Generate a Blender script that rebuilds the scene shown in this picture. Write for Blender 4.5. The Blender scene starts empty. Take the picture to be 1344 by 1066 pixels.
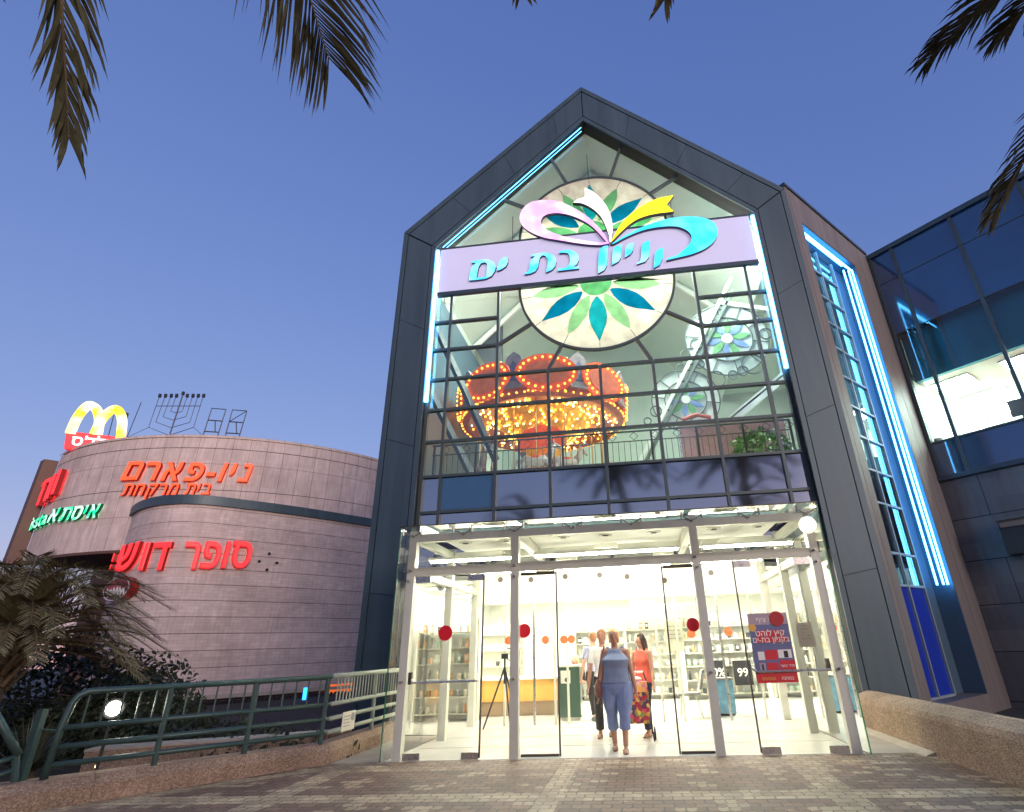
import bpy, bmesh, math, random
from mathutils import Vector, Matrix
random.seed(7)
R = math.radians
scn = bpy.context.scene
COL = scn.collection

# ------------------------------------------------------------------ camera
PW, PH = 1344, 1066
CF, PPX, PPY = 715.4, 744.9, 527.9
PITCH, ROLL, YAW = R(24.33), R(-2.12), R(-6.17)
CPOS = Vector((0, -9.19, 1.44))
_F = Vector((math.sin(YAW)*math.cos(PITCH), math.cos(YAW)*math.cos(PITCH), math.sin(PITCH)))
_R0 = Vector((math.cos(YAW), -math.sin(YAW), 0)); _U0 = _R0.cross(_F)
_R = math.cos(ROLL)*_R0 + math.sin(ROLL)*_U0
_U = -math.sin(ROLL)*_R0 + math.cos(ROLL)*_U0
cd = bpy.data.cameras.new("camera"); cam = bpy.data.objects.new("camera", cd); COL.objects.link(cam)
cd.sensor_fit = 'HORIZONTAL'; cd.sensor_width = 36; cd.lens = 36*CF/PW
cd.shift_x = -(PPX-PW/2)/PW; cd.shift_y = (PPY-PH/2)/PW
cd.clip_start = 0.05; cd.clip_end = 3000
M = Matrix(((_R.x, _U.x, -_F.x, CPOS.x), (_R.y, _U.y, -_F.y, CPOS.y), (_R.z, _U.z, -_F.z, CPOS.z), (0, 0, 0, 1)))
cam.matrix_world = M
scn.camera = cam

# ------------------------------------------------------------------ world, sun, exposure
w = bpy.data.worlds.new("World"); scn.world = w; w.use_nodes = True
nt = w.node_tree; nt.nodes.clear()
out = nt.nodes.new('ShaderNodeOutputWorld'); bg = nt.nodes.new('ShaderNodeBackground')
sky = nt.nodes.new('ShaderNodeTexSky'); sky.sky_type = 'NISHITA'; sky.sun_disc = False
SUN_EL, SUN_AZ = R(6.0), R(144)
sky.sun_elevation = SUN_EL; sky.sun_rotation = SUN_AZ
sky.altitude = 50; sky.air_density = 1.3; sky.dust_density = 0.25; sky.ozone_density = 4.5
gam = nt.nodes.new('ShaderNodeMix'); gam.data_type = 'RGBA'; gam.blend_type = 'MULTIPLY'
gam.inputs['Factor'].default_value = 1.0; gam.inputs['B'].default_value = (.9, .63, 1.02, 1)
sp_ = nt.nodes.new('ShaderNodeSeparateColor'); cb_ = nt.nodes.new('ShaderNodeCombineColor'); nt.links.new(sky.outputs[0], sp_.inputs[0])
for i_, g_ in enumerate((.75, .62, .42)):      # softens the glow towards the horizon, as the long exposure does
    pw_ = nt.nodes.new('ShaderNodeMath'); pw_.operation = 'POWER'; pw_.inputs[1].default_value = g_; nt.links.new(sp_.outputs[i_], pw_.inputs[0]); nt.links.new(pw_.outputs[0], cb_.inputs[i_])
nt.links.new(cb_.outputs[0], gam.inputs['A'])
nt.links.new(gam.outputs['Result'], bg.inputs[0]); bg.inputs[1].default_value = 0.098
nt.links.new(bg.outputs[0], out.inputs[0])
sd = bpy.data.lights.new("sun", 'SUN'); sun = bpy.data.objects.new("sun", sd); COL.objects.link(sun)
sd.energy = 0.84; sd.angle = R(35); sd.color = (1.0, 0.83, 0.74)
_sv = Vector((math.sin(SUN_AZ)*math.cos(SUN_EL), math.cos(SUN_AZ)*math.cos(SUN_EL), math.sin(SUN_EL)))
sun.rotation_euler = _sv.to_track_quat('Z', 'Y').to_euler()
vs = scn.view_settings; vs.view_transform = 'Standard'; vs.look = 'None'; vs.gamma = 1; vs.exposure = 2.2
scn.render.engine = 'CYCLES'
cy = scn.cycles; cy.use_denoising = True; cy.max_bounces = 7; cy.diffuse_bounces = 3; cy.glossy_bounces = 4
cy.transparent_max_bounces = 24; cy.transmission_bounces = 4; cy.caustics_reflective = False; cy.caustics_refractive = False
cy.sample_clamp_indirect = 6
try: cy.denoiser = 'OPENIMAGEDENOISE'
except Exception: pass

# ------------------------------------------------------------------ pixel -> point helpers (photo pixels to real places)
def ray(px, py): return (_F + _R*((px-PPX)/CF) - _U*((py-PPY)/CF))
def at_plane(px, py, P, N):
    d = ray(px, py); return CPOS + d*((Vector(P)-CPOS).dot(N)/d.dot(N))
def at_y(px, py, Y): return at_plane(px, py, (0, Y, 0), Vector((0, 1, 0)))
def at_z(px, py, Z=0.0): return at_plane(px, py, (0, 0, Z), Vector((0, 0, 1)))
def at_r(px, py, r):
    d = ray(px, py); return CPOS + d*(r/math.hypot(d.x, d.y))

# ------------------------------------------------------------------ mesh builder
class MB:
    def __init__(s): s.v = []; s.f = []; s.m = []; s.uv = {}
    def _add(s, vs, fs, mi=0, uvs=None):
        o = len(s.v); s.v += [tuple(p) for p in vs]
        for i, f in enumerate(fs):
            if uvs: s.uv[len(s.f)] = uvs[i]
            s.f.append(tuple(o+j for j in f)); s.m.append(mi)
    def quad(s, a, b, c, d, mi=0, uv=None): s._add([a, b, c, d], [(0, 1, 2, 3)], mi, [uv] if uv else None)
    def box(s, c, size, ax=None, mi=0):
        c = Vector(c); x, y, z = [q/2 for q in size]
        A = ax or (Vector((1, 0, 0)), Vector((0, 1, 0)), Vector((0, 0, 1)))
        P = [c+A[0]*(i*x)+A[1]*(j*y)+A[2]*(k*z) for i, j, k in ((-1,-1,-1),(1,-1,-1),(1,1,-1),(-1,1,-1),(-1,-1,1),(1,-1,1),(1,1,1),(-1,1,1))]
        s._add(P, [(0,3,2,1),(4,5,6,7),(0,1,5,4),(1,2,6,5),(2,3,7,6),(3,0,4,7)], mi)
    def prism(s, pts, fr, d0, d1, mi=0):
        O, U, V, N = fr; n = len(pts)
        A = [O+U*a+V*b+N*d0 for a, b in pts]; B = [O+U*a+V*b+N*d1 for a, b in pts]
        s._add(A+B, [tuple(range(n-1, -1, -1)), tuple(range(n, 2*n))]+[(i, (i+1) % n, n+(i+1) % n, n+i) for i in range(n)], mi)
    def rect(s, x0, x1, z0, z1, fr, d0, d1, mi=0): s.prism([(x0, z0), (x1, z0), (x1, z1), (x0, z1)], fr, d0, d1, mi)
    def pane(s, pts, fr, d=0, mi=0):
        O, U, V, N = fr; s._add([O+U*a+V*b+N*d for a, b in pts], [tuple(range(len(pts)))], mi, [[(a, b) for a, b in pts]])
    def tube(s, pts, r, seg=8, mi=0, cap=True, flat=None):
        pts = [Vector(p) for p in pts]; n = len(pts)
        rs = r if isinstance(r, (list, tuple)) else [r]*n
        t0 = (pts[1]-pts[0]).normalized()
        a = Vector((0, 0, 1)) if abs(t0.z) < .9 else Vector((1, 0, 0))
        u = t0.cross(a).normalized(); V = []; prev = t0
        for i, p in enumerate(pts):
            t = ((pts[min(i+1, n-1)]-pts[i]).normalized()+(pts[i]-pts[max(i-1, 0)]).normalized())
            t = t.normalized() if t.length > 1e-6 else prev
            u = (u - t*u.dot(t)).normalized(); b = t.cross(u); prev = t
            rr = rs[i]; ra, rb = rr if isinstance(rr, tuple) else (rr, rr)
            for k in range(seg):
                an = 2*math.pi*k/seg; V.append(p+u*(math.cos(an)*ra)+b*(math.sin(an)*rb))
        F = [(i*seg+k, i*seg+(k+1) % seg, (i+1)*seg+(k+1) % seg, (i+1)*seg+k) for i in range(n-1) for k in range(seg)]
        if cap: F += [tuple(range(seg-1, -1, -1)), tuple((n-1)*seg+k for k in range(seg))]
        s._add(V, F, mi)
    def rings(s, rings, seg=16, mi=0, ax=None):       # horizontal ellipses (cx,cy,z,rx,ry)
        V = []
        for cx, cy_, z, rx, ry in rings:
            V += [Vector((cx+rx*math.cos(2*math.pi*k/seg), cy_+ry*math.sin(2*math.pi*k/seg), z)) for k in range(seg)]
        if ax: V = [ax @ p for p in V]
        n = len(rings)
        F = [(i*seg+k, i*seg+(k+1) % seg, (i+1)*seg+(k+1) % seg, (i+1)*seg+k) for i in range(n-1) for k in range(seg)]
        F += [tuple(range(seg-1, -1, -1)), tuple((n-1)*seg+k for k in range(seg))]
        s._add(V, F, mi)
    def ball(s, c, r, seg=12, rg=8, mi=0, ax=None):
        c = Vector(c); r = r if isinstance(r, (tuple, list)) else (r, r, r)
        V = []
        for i in range(1, rg):
            th = math.pi*i/rg
            for k in range(seg):
                ph = 2*math.pi*k/seg; V.append(Vector((r[0]*math.sin(th)*math.cos(ph), r[1]*math.sin(th)*math.sin(ph), r[2]*math.cos(th))))
        V += [Vector((0, 0, r[2])), Vector((0, 0, -r[2]))]
        if ax: V = [ax @ p for p in V]
        V = [p+c for p in V]; T, B = (rg-1)*seg, (rg-1)*seg+1
        F = [(i*seg+k, (i+1)*seg+k, (i+1)*seg+(k+1) % seg, i*seg+(k+1) % seg) for i in range(rg-2) for k in range(seg)]
        F += [(T, k, (k+1) % seg) for k in range(seg)]+[(B, (rg-2)*seg+(k+1) % seg, (rg-2)*seg+k) for k in range(seg)]
        s._add(V, F, mi)
    def disc(s, c, r, N, seg=24, d=0.01, mi=0, ry=None):
        N = Vector(N).normalized(); a = Vector((0, 0, 1)) if abs(N.z) < .9 else Vector((1, 0, 0))
        u = a.cross(N).normalized(); v = N.cross(u); ry = ry or r
        s.prism([(r*math.cos(2*math.pi*k/seg), ry*math.sin(2*math.pi*k/seg)) for k in range(seg)], (Vector(c), u, v, N), 0, d, mi)
    def build(s, name, mats, parent=None, smooth=False, **kw):
        me = bpy.data.meshes.new(name); me.from_pydata(s.v, [], s.f)
        for m in (mats if isinstance(mats, (list, tuple)) else [mats]): me.materials.append(m)
        me.polygons.foreach_set('material_index', s.m)
        if s.uv:
            ul = me.uv_layers.new(name="UVMap")
            for fi, uv in s.uv.items():
                for li, q in zip(me.polygons[fi].loop_indices, uv): ul.data[li].uv = q
        if smooth: me.polygons.foreach_set('use_smooth', [True]*len(me.polygons))
        me.update()
        return link(name, me, parent, **kw)

def link(name, me, parent=None, label=None, cat=None, group=None, kind=None):
    o = bpy.data.objects.new(name, me); COL.objects.link(o)
    if parent is not None:
        o.parent = parent; o.matrix_parent_inverse = Matrix.Translation(parent.location).inverted()
    return tag(o, label, cat, group, kind)
def tag(o, label=None, cat=None, group=None, kind=None):
    if label: o['label'] = label
    if cat: o['category'] = cat
    if group: o['group'] = group
    if kind: o['kind'] = kind
    return o
def thing(name, label, cat, loc=(0, 0, 0), group=None):
    o = bpy.data.objects.new(name, None); o.empty_display_size = .2; COL.objects.link(o); o.location = loc
    return tag(o, label, cat, group)
def MB_tube(P, r, nm, m): b = MB(); b.tube(P, r, 8); return b.build(nm, m)
def copy_tree(o, delta, parent=None):
    c = o.copy(); COL.objects.link(c)
    if parent is None: c.location = Vector(o.location)+Vector(delta)
    else: c.parent = parent
    for ch in [q for q in COL.objects if q.parent == o]: copy_tree(ch, delta, c)
    return c
def FR(Y): return (Vector((0, Y, 0)), Vector((1, 0, 0)), Vector((0, 0, 1)), Vector((0, -1, 0)))
DG = lambda: bpy.context.evaluated_depsgraph_get()
def catmull(P, n=8):
    P = [Vector(p) for p in P]; Q = [P[0]*2-P[1]]+P+[P[-1]*2-P[-2]]; o = []
    for i in range(1, len(Q)-2):
        a, b, c, d = Q[i-1:i+3]
        for k in range(n):
            t = k/n; o.append(.5*((2*b)+(c-a)*t+(2*a-5*b+4*c-d)*t*t+(3*b-a-3*c+d)*t**3))
    return o+[P[-1]]
def outline(name, loops, fr, d0, d1, mats, parent, smooth_pts=0, **kw):   # filled outline with holes, given thickness
    cu = bpy.data.curves.new("outline", 'CURVE'); cu.dimensions = '2D'; cu.fill_mode = 'BOTH'; cu.extrude = (d1-d0)/2
    for L in loops:
        if smooth_pts:
            C = [Vector((a, b, 0)) for a, b in L]; n = len(C); L2 = []
            for i in range(n):
                a, b, c, d = C[i-1], C[i], C[(i+1) % n], C[(i+2) % n]
                for k in range(smooth_pts):
                    t = k/smooth_pts
                    if (c-b).length < .045: q = b.lerp(c, t)
                    else: q = .5*((2*b)+(c-a)*t*.9+((2*a-5*b+4*c-d)*t*t+(3*b-a-3*c+d)*t**3)*.9+ (0*b)) if (b-a).angle(c-b, 0) < 1.0 and (c-b).angle(d-c, 0) < 1.0 else b.lerp(c, t)
                    L2.append((q.x, q.y))
            L = L2
        sp = cu.splines.new('POLY'); sp.points.add(len(L)-1); sp.use_cyclic_u = True
        for p, (a, b) in zip(sp.points, L): p.co = (a, b, 0, 1)
    return _curve_mesh(cu, name, fr, (d0+d1)/2, mats, parent, kw)
def _curve_mesh(cu, name, fr, dm, mats, parent, kw, xf=None):
    t = bpy.data.objects.new("tmp", cu); COL.objects.link(t)
    me = bpy.data.meshes.new_from_object(t.evaluated_get(DG())); bpy.data.objects.remove(t); bpy.data.curves.remove(cu)
    me.materials.clear()
    O, U, V, N = fr
    for m in (mats if isinstance(mats, (list, tuple)) else [mats]): me.materials.append(m)
    two = isinstance(mats, (list, tuple)) and len(mats) > 1
    for p in me.polygons: p.material_index = (0 if p.normal.z > .5 else 1) if two else 0
    for vtx in me.vertices:
        c = vtx.co if xf is None else xf(vtx.co); vtx.co = O+U*c.x+V*c.y+N*(c.z+dm)
    me.name = name; me.update()
    return link(name, me, parent, **kw)
_GL = {}
def glyph(s, shear):           # contours of a piece of lettering at size 1: list of (outer loop, [holes])
    if (s, shear) in _GL: return _GL[(s, shear)]
    cu = bpy.data.curves.new("t", 'FONT'); cu.body = s; cu.align_x = 'CENTER'; cu.align_y = 'CENTER'; cu.fill_mode = 'NONE'; cu.shear = shear; cu.resolution_u = 3
    t = bpy.data.objects.new("tmp", cu); COL.objects.link(t); me = bpy.data.meshes.new_from_object(t.evaluated_get(DG())); bpy.data.objects.remove(t); bpy.data.curves.remove(cu)
    nb = {}
    for e in me.edges:
        i, j = e.vertices; nb.setdefault(i, []).append(j); nb.setdefault(j, []).append(i)
    seen = set(); loops = []
    for i in nb:
        if i in seen: continue
        L = [i]; seen.add(i); c = i
        while True:
            n = [j for j in nb[c] if j not in seen]
            if not n: break
            c = n[0]; seen.add(c); L.append(c)
        P = [(me.vertices[k].co.x, me.vertices[k].co.y) for k in L]
        Q = []
        for p in P:
            if not Q or math.dist(p, Q[-1]) > 1e-4: Q.append(p)
        if len(Q) > 2: loops.append(Q)
    bpy.data.meshes.remove(me)
    def inside(p, L):
        r = False
        for (x0, y0), (x1, y1) in zip(L, L[1:]+L[:1]):
            if (y0 > p[1]) != (y1 > p[1]) and p[0] < (x1-x0)*(p[1]-y0)/(y1-y0)+x0: r = not r
        return r
    out = []; holes = []
    for i, L in enumerate(loops):
        (holes if any(j != i and all(inside(q, M_) for q in L) for j, M_ in enumerate(loops)) else out).append(L)
    r = [(L, [h for h in holes if inside(h[0], L)]) for L in out]; _GL[(s, shear)] = r; return r
def text(name, s, size, fr, mats, parent, extrude=.002, bold=0.0, shear=0, align='CENTER', sx=1.0, **kw):
    V, F, O_ = [], [], []
    for n, (L, H) in enumerate(glyph(s, shear)):
        cu = bpy.data.curves.new("o", 'CURVE'); cu.dimensions = '2D'; cu.fill_mode = 'BOTH'; cu.extrude = extrude+.0007*n; cu.bevel_depth = bold*size*.6; cu.bevel_resolution = 0
        for loop in [L]+H:
            sp = cu.splines.new('POLY'); sp.points.add(len(loop)-1); sp.use_cyclic_u = True
            for p, (a, b) in zip(sp.points, loop): p.co = (a*size*sx, b*size, 0, 1)
        t = bpy.data.objects.new("tmp", cu); COL.objects.link(t); me = bpy.data.meshes.new_from_object(t.evaluated_get(DG())); bpy.data.objects.remove(t); bpy.data.curves.remove(cu)
        o = len(V); V += [tuple(v.co) for v in me.vertices]
        for p in me.polygons: F.append(tuple(o+k for k in p.vertices)); O_.append(abs(p.normal.z) < .5)
        bpy.data.meshes.remove(me)
    O, U, Vv, N = fr; two = isinstance(mats, (list, tuple)) and len(mats) > 1
    me = bpy.data.meshes.new(name); me.from_pydata([tuple(O+U*x+Vv*y+N*(z+extrude)) for x, y, z in V], [], F)
    for m in (mats if isinstance(mats, (list, tuple)) else [mats]): me.materials.append(m)
    if two: me.polygons.foreach_set('material_index', [int(q) for q in O_])
    me.update(); return link(name, me, parent, **kw)
def heb(s): return s[::-1]

# ------------------------------------------------------------------ materials
MATS = {}
def nodes(name):
    m = bpy.data.materials.new(name); m.use_nodes = True; MATS[name] = m
    t = m.node_tree; return m, t, t.nodes['Principled BSDF']
def mat(name, col, rough=.6, metal=0, var=.0, stretch=None, vscale=6.0, bump=0.0, bscale=60, spec=.5, emit=0, ecol=None, coord='Object', vcol=None):
    m, t, b = nodes(name); L = t.links.new
    b.inputs['Base Color'].default_value = (*col, 1); b.inputs['Roughness'].default_value = rough
    b.inputs['Metallic'].default_value = metal; b.inputs['Specular IOR Level'].default_value = spec
    if emit: b.inputs['Emission Color'].default_value = (*(ecol or col), 1); b.inputs['Emission Strength'].default_value = emit
    if var or bump: tc = t.nodes.new('ShaderNodeTexCoord')
    if var:
        n = t.nodes.new('ShaderNodeTexNoise'); n.inputs['Scale'].default_value = vscale; n.inputs['Detail'].default_value = 6; n.inputs['Roughness'].default_value = .65
        if stretch:
            mp = t.nodes.new('ShaderNodeMapping'); mp.inputs['Scale'].default_value = stretch; L(tc.outputs[coord], mp.inputs['Vector']); L(mp.outputs[0], n.inputs['Vector'])
        else: L(tc.outputs[coord], n.inputs['Vector'])
        r = t.nodes.new('ShaderNodeValToRGB'); r.color_ramp.elements[0].position = .3; r.color_ramp.elements[1].position = .7
        c2 = vcol or tuple(min(1, c*(1+var)) for c in col)
        r.color_ramp.elements[0].color = (*[c*(1-var) for c in col], 1); r.color_ramp.elements[1].color = (*c2, 1)
        L(n.outputs['Fac'], r.inputs['Fac']); L(r.outputs['Color'], b.inputs['Base Color'])
        rr = t.nodes.new('ShaderNodeMapRange'); rr.inputs['To Min'].default_value = max(.02, rough-.08); rr.inputs['To Max'].default_value = min(1, rough+.1)
        L(n.outputs['Fac'], rr.inputs['Value']); L(rr.outputs[0], b.inputs['Roughness'])
    if bump:
        n2 = t.nodes.new('ShaderNodeTexNoise'); n2.inputs['Scale'].default_value = bscale; n2.inputs['Detail'].default_value = 5; L(tc.outputs[coord], n2.inputs['Vector'])
        bp = t.nodes.new('ShaderNodeBump'); bp.inputs['Strength'].default_value = bump; bp.inputs['Distance'].default_value = .02
        L(n2.outputs['Fac'], bp.inputs['Height']); L(bp.outputs[0], b.inputs['Normal'])
    return m
def emit(name, col, k):
    m, t, b = nodes(name); b.inputs['Base Color'].default_value = (*col, 1); b.inputs['Emission Color'].default_value = (*col, 1); b.inputs['Emission Strength'].default_value = k
    return m
def sgn(name, col, k): return emit(name, col, k/4)      # lit signs: four times dimmer, the exposure is +2 stops
def glass(name, tint, fac=None, ior=1.45, gl=(1, 1, 1), rough=.01):
    m = bpy.data.materials.new(name); m.use_nodes = True; t = m.node_tree; t.nodes.clear(); L = t.links.new
    o = t.nodes.new('ShaderNodeOutputMaterial'); mx = t.nodes.new('ShaderNodeMixShader'); tr = t.nodes.new('ShaderNodeBsdfTransparent'); g = t.nodes.new('ShaderNodeBsdfGlossy')
    tr.inputs[0].default_value = (*tint, 1); g.inputs['Color'].default_value = (*gl, 1); g.inputs['Roughness'].default_value = rough
    fr = t.nodes.new('ShaderNodeFresnel'); fr.inputs['IOR'].default_value = ior
    tc = t.nodes.new('ShaderNodeTexCoord'); n = t.nodes.new('ShaderNodeTexNoise'); n.inputs['Scale'].default_value = .9; L(tc.outputs['Object'], n.inputs['Vector'])
    bp = t.nodes.new('ShaderNodeBump'); bp.inputs['Strength'].default_value = .06; bp.inputs['Distance'].default_value = .02; L(n.outputs['Fac'], bp.inputs['Height']); L(bp.outputs[0], g.inputs['Normal'])
    if fac is None: L(fr.outputs[0], mx.inputs[0])
    else:
        ad = t.nodes.new('ShaderNodeMath'); ad.operation = 'ADD'; ad.use_clamp = True; ad.inputs[1].default_value = fac; L(fr.outputs[0], ad.inputs[0]); L(ad.outputs[0], mx.inputs[0])
    L(tr.outputs[0], mx.inputs[1]); L(g.outputs[0], mx.inputs[2]); L(mx.outputs[0], o.inputs[0])
    return m
def brick(t, vec, bw, rh, mortar, c1, c2, cm, off=.5, bias=0, smooth=.1):
    b = t.nodes.new('ShaderNodeTexBrick'); b.offset = off; b.squash = 1
    b.inputs['Color1'].default_value = (*c1, 1); b.inputs['Color2'].default_value = (*c2, 1); b.inputs['Mortar'].default_value = (*cm, 1)
    b.inputs['Scale'].default_value = 1; b.inputs['Mortar Size'].default_value = mortar; b.inputs['Mortar Smooth'].default_value = smooth
    b.inputs['Bias'].default_value = bias; b.inputs['Brick Width'].default_value = bw; b.inputs['Row Height'].default_value = rh
    t.links.new(vec, b.inputs['Vector']); return b
def stone(name, c1, c2, cj, small, big, mort, bmort=.012, rough=.75, big_off=.5, swap=False):
    m, t, b = nodes(name); L = t.links.new
    uv = t.nodes.new('ShaderNodeUVMap'); vec = uv.outputs[0]
    s = brick(t, vec, small[0], small[1], mort, c1, c2, tuple(q*.82 for q in c1))
    g = brick(t, vec, big[0], big[1], bmort, (1, 1, 1), (.9, .9, .9), cj, off=big_off)
    n = t.nodes.new('ShaderNodeTexNoise'); n.inputs['Scale'].default_value = .7; n.inputs['Detail'].default_value = 8; n.inputs['Roughness'].default_value = .7; L(vec, n.inputs['Vector'])
    mp = t.nodes.new('ShaderNodeMapping'); mp.inputs['Scale'].default_value = (5, .5, 1); L(vec, mp.inputs['Vector'])
    n3 = t.nodes.new('ShaderNodeTexNoise'); n3.inputs['Scale'].default_value = 1.6; n3.inputs['Detail'].default_value = 5; L(mp.outputs[0], n3.inputs['Vector'])
    def rng(src, a, c):
        r = t.nodes.new('ShaderNodeMapRange'); r.inputs['From Min'].default_value = .3; r.inputs['From Max'].default_value = .7; r.inputs['To Min'].default_value = a; r.inputs['To Max'].default_value = c; L(src, r.inputs['Value']); return r.outputs[0]
    def mul(a, c):
        x = t.nodes.new('ShaderNodeMix'); x.data_type = 'RGBA'; x.blend_type = 'MULTIPLY'; x.inputs['Factor'].default_value = 1; L(a, x.inputs['A']); L(c, x.inputs['B']); return x.outputs['Result']
    c = mul(mul(mul(s.outputs['Color'], g.outputs['Color']), rng(n.outputs['Fac'], .8, 1.15)), rng(n3.outputs['Fac'], .88, 1.08))
    L(c, b.inputs['Base Color']); b.inputs['Roughness'].default_value = rough
    bp = t.nodes.new('ShaderNodeBump'); bp.inputs['Strength'].default_value = .5; bp.inputs['Distance'].default_value = .02; bp.invert = True
    ad = t.nodes.new('ShaderNodeMath'); ad.operation = 'MULTIPLY_ADD'; ad.inputs[1].default_value = 1; L(g.outputs['Fac'], ad.inputs[0]); L(s.outputs['Fac'], ad.inputs[2])
    L(ad.outputs[0], bp.inputs['Height']); L(bp.outputs[0], b.inputs['Normal'])
    return m
def aggregate(name, c1, c2, c3):
    m, t, b = nodes(name); L = t.links.new; tc = t.nodes.new('ShaderNodeTexCoord')
    v = t.nodes.new('ShaderNodeTexVoronoi'); v.inputs['Scale'].default_value = 66; L(tc.outputs['Object'], v.inputs['Vector'])
    r = t.nodes.new('ShaderNodeValToRGB'); e = r.color_ramp.elements; e[0].color = (*c1, 1); e[1].color = (*c3, 1); e.new(.5).color = (*c2, 1)
    L(v.outputs['Color'], r.inputs['Fac'])
    n = t.nodes.new('ShaderNodeTexNoise'); n.inputs['Scale'].default_value = 1.5; n.inputs['Detail'].default_value = 7; L(tc.outputs['Object'], n.inputs['Vector'])
    rr = t.nodes.new('ShaderNodeMapRange'); rr.inputs['From Min'].default_value = .3; rr.inputs['From Max'].default_value = .7; rr.inputs['To Min'].default_value = .7; rr.inputs['To Max'].default_value = 1.15; L(n.outputs['Fac'], rr.inputs['Value'])
    x = t.nodes.new('ShaderNodeMix'); x.data_type = 'RGBA'; x.blend_type = 'MULTIPLY'; x.inputs['Factor'].default_value = 1; L(r.outputs['Color'], x.inputs['A']); L(rr.outputs[0], x.inputs['B']); L(x.outputs['Result'], b.inputs['Base Color'])
    b.inputs['Roughness'].default_value = .85
    bp = t.nodes.new('ShaderNodeBump'); bp.inputs['Strength'].default_value = .9; bp.inputs['Distance'].default_value = .012; L(v.outputs['Distance'], bp.inputs['Height']); bp.invert = True; L(bp.outputs[0], b.inputs['Normal'])
    return m
def paving():
    m, t, b = nodes('paving'); L = t.links.new; tc = t.nodes.new('ShaderNodeTexCoord'); sx = t.nodes.new('ShaderNodeSeparateXYZ'); L(tc.outputs['Object'], sx.inputs[0])
    def mth(op, a, c=None, cl=False):
        n = t.nodes.new('ShaderNodeMath'); n.operation = op; n.use_clamp = cl
        for i, q in enumerate((a, c)):
            if q is None: continue
            if isinstance(q, (int, float)): n.inputs[i].default_value = q
            else: L(q, n.inputs[i])
        return n.outputs[0]
    wob = mth('MULTIPLY', mth('PINGPONG', sx.outputs[0], .05), .5)
    wob2 = mth('MULTIPLY', mth('PINGPONG', sx.outputs[1], .05), .35)
    cv = t.nodes.new('ShaderNodeCombineXYZ'); L(mth('ADD', sx.outputs[0], wob2), cv.inputs[0]); L(mth('ADD', sx.outputs[1], wob), cv.inputs[1])
    k = brick(t, cv.outputs[0], .205, .14, .007, (.14, .08, .055), (.23, .14, .1), (.03, .02, .015), bias=.0, smooth=.3)
    k2 = brick(t, cv.outputs[0], .205, .14, .007, (.5, .39, .26), (.66, .53, .36), (.05, .036, .028), bias=.1, smooth=.3)
    n = t.nodes.new('ShaderNodeTexNoise'); n.inputs['Scale'].default_value = .9; n.inputs['Detail'].default_value = 3; L(tc.outputs['Object'], n.inputs['Vector'])
    def band(c, v0, wd): return mth('LESS_THAN', mth('ABSOLUTE', mth('ADD', c, -v0)), wd)
    x, y = sx.outputs[0], sx.outputs[1]
    msk = mth('ADD', band(x, -4.32, .17), band(y, -2.2, .17), True)
    msk = mth('ADD', msk, mth('MULTIPLY', band(x, 1.9, .17), 1), True)
    msk = mth('ADD', msk, band(x, -1.1, .12), True)
    edge = mth('MULTIPLY', mth('GREATER_THAN', y, -.75), .55)
    msk = mth('ADD', msk, edge, True)
    wall_edge = mth('LESS_THAN', mth('ABSOLUTE', mth('ADD', mth('SUBTRACT', mth('MULTIPLY', x, .72), mth('MULTIPLY', y, .69)), 3.02)), .13)
    msk = mth('ADD', msk, wall_edge, True)
    wn = t.nodes.new('ShaderNodeTexWhiteNoise'); wn.noise_dimensions = '3D'
    fl = t.nodes.new('ShaderNodeCombineXYZ')
    row = mth('FLOOR', mth('DIVIDE', cv.outputs[0] and mth('ADD', sx.outputs[1], wob), .14)); L(row, fl.inputs[1])
    L(mth('FLOOR', mth('DIVIDE', mth('ADD', mth('ADD', sx.outputs[0], wob2), mth('MULTIPLY', mth('MODULO', row, 2), .1025)), .205)), fl.inputs[0]); L(fl.outputs[0], wn.inputs['Vector'])
    rnd = mth('GREATER_THAN', mth('ADD', wn.outputs['Value'], mth('MULTIPLY', n.outputs['Fac'], .5)), 1.1)
    msk = mth('MULTIPLY', mth('ADD', msk, mth('MULTIPLY', rnd, .7), True), mth('ADD', mth('MULTIPLY', wn.outputs['Value'], .45), .28))
    x2 = t.nodes.new('ShaderNodeMix'); x2.data_type = 'RGBA'; L(msk, x2.inputs['Factor']); L(k.outputs['Color'], x2.inputs['A']); L(k2.outputs['Color'], x2.inputs['B'])
    n5 = t.nodes.new('ShaderNodeTexNoise'); n5.inputs['Scale'].default_value = 2.2; n5.inputs['Detail'].default_value = 8; L(tc.outputs['Object'], n5.inputs['Vector'])
    x3 = t.nodes.new('ShaderNodeMix'); x3.data_type = 'RGBA'; x3.blend_type = 'MULTIPLY'; x3.inputs['Factor'].default_value = .6; L(x2.outputs['Result'], x3.inputs['A']); L(n5.outputs['Fac'], x3.inputs['B'])
    hs = t.nodes.new('ShaderNodeHueSaturation'); hs.inputs['Saturation'].default_value = 1.12; hs.inputs['Value'].default_value = 1.35; L(x3.outputs['Result'], hs.inputs['Color'])
    L(hs.outputs[0], b.inputs['Base Color']); b.inputs['Roughness'].default_value = .62
    bp = t.nodes.new('ShaderNodeBump'); bp.inputs['Strength'].default_value = .8; bp.inputs['Distance'].default_value = .012; bp.invert = True; L(k.outputs['Fac'], bp.inputs['Height']); L(bp.outputs[0], b.inputs['Normal'])
    return m
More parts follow.
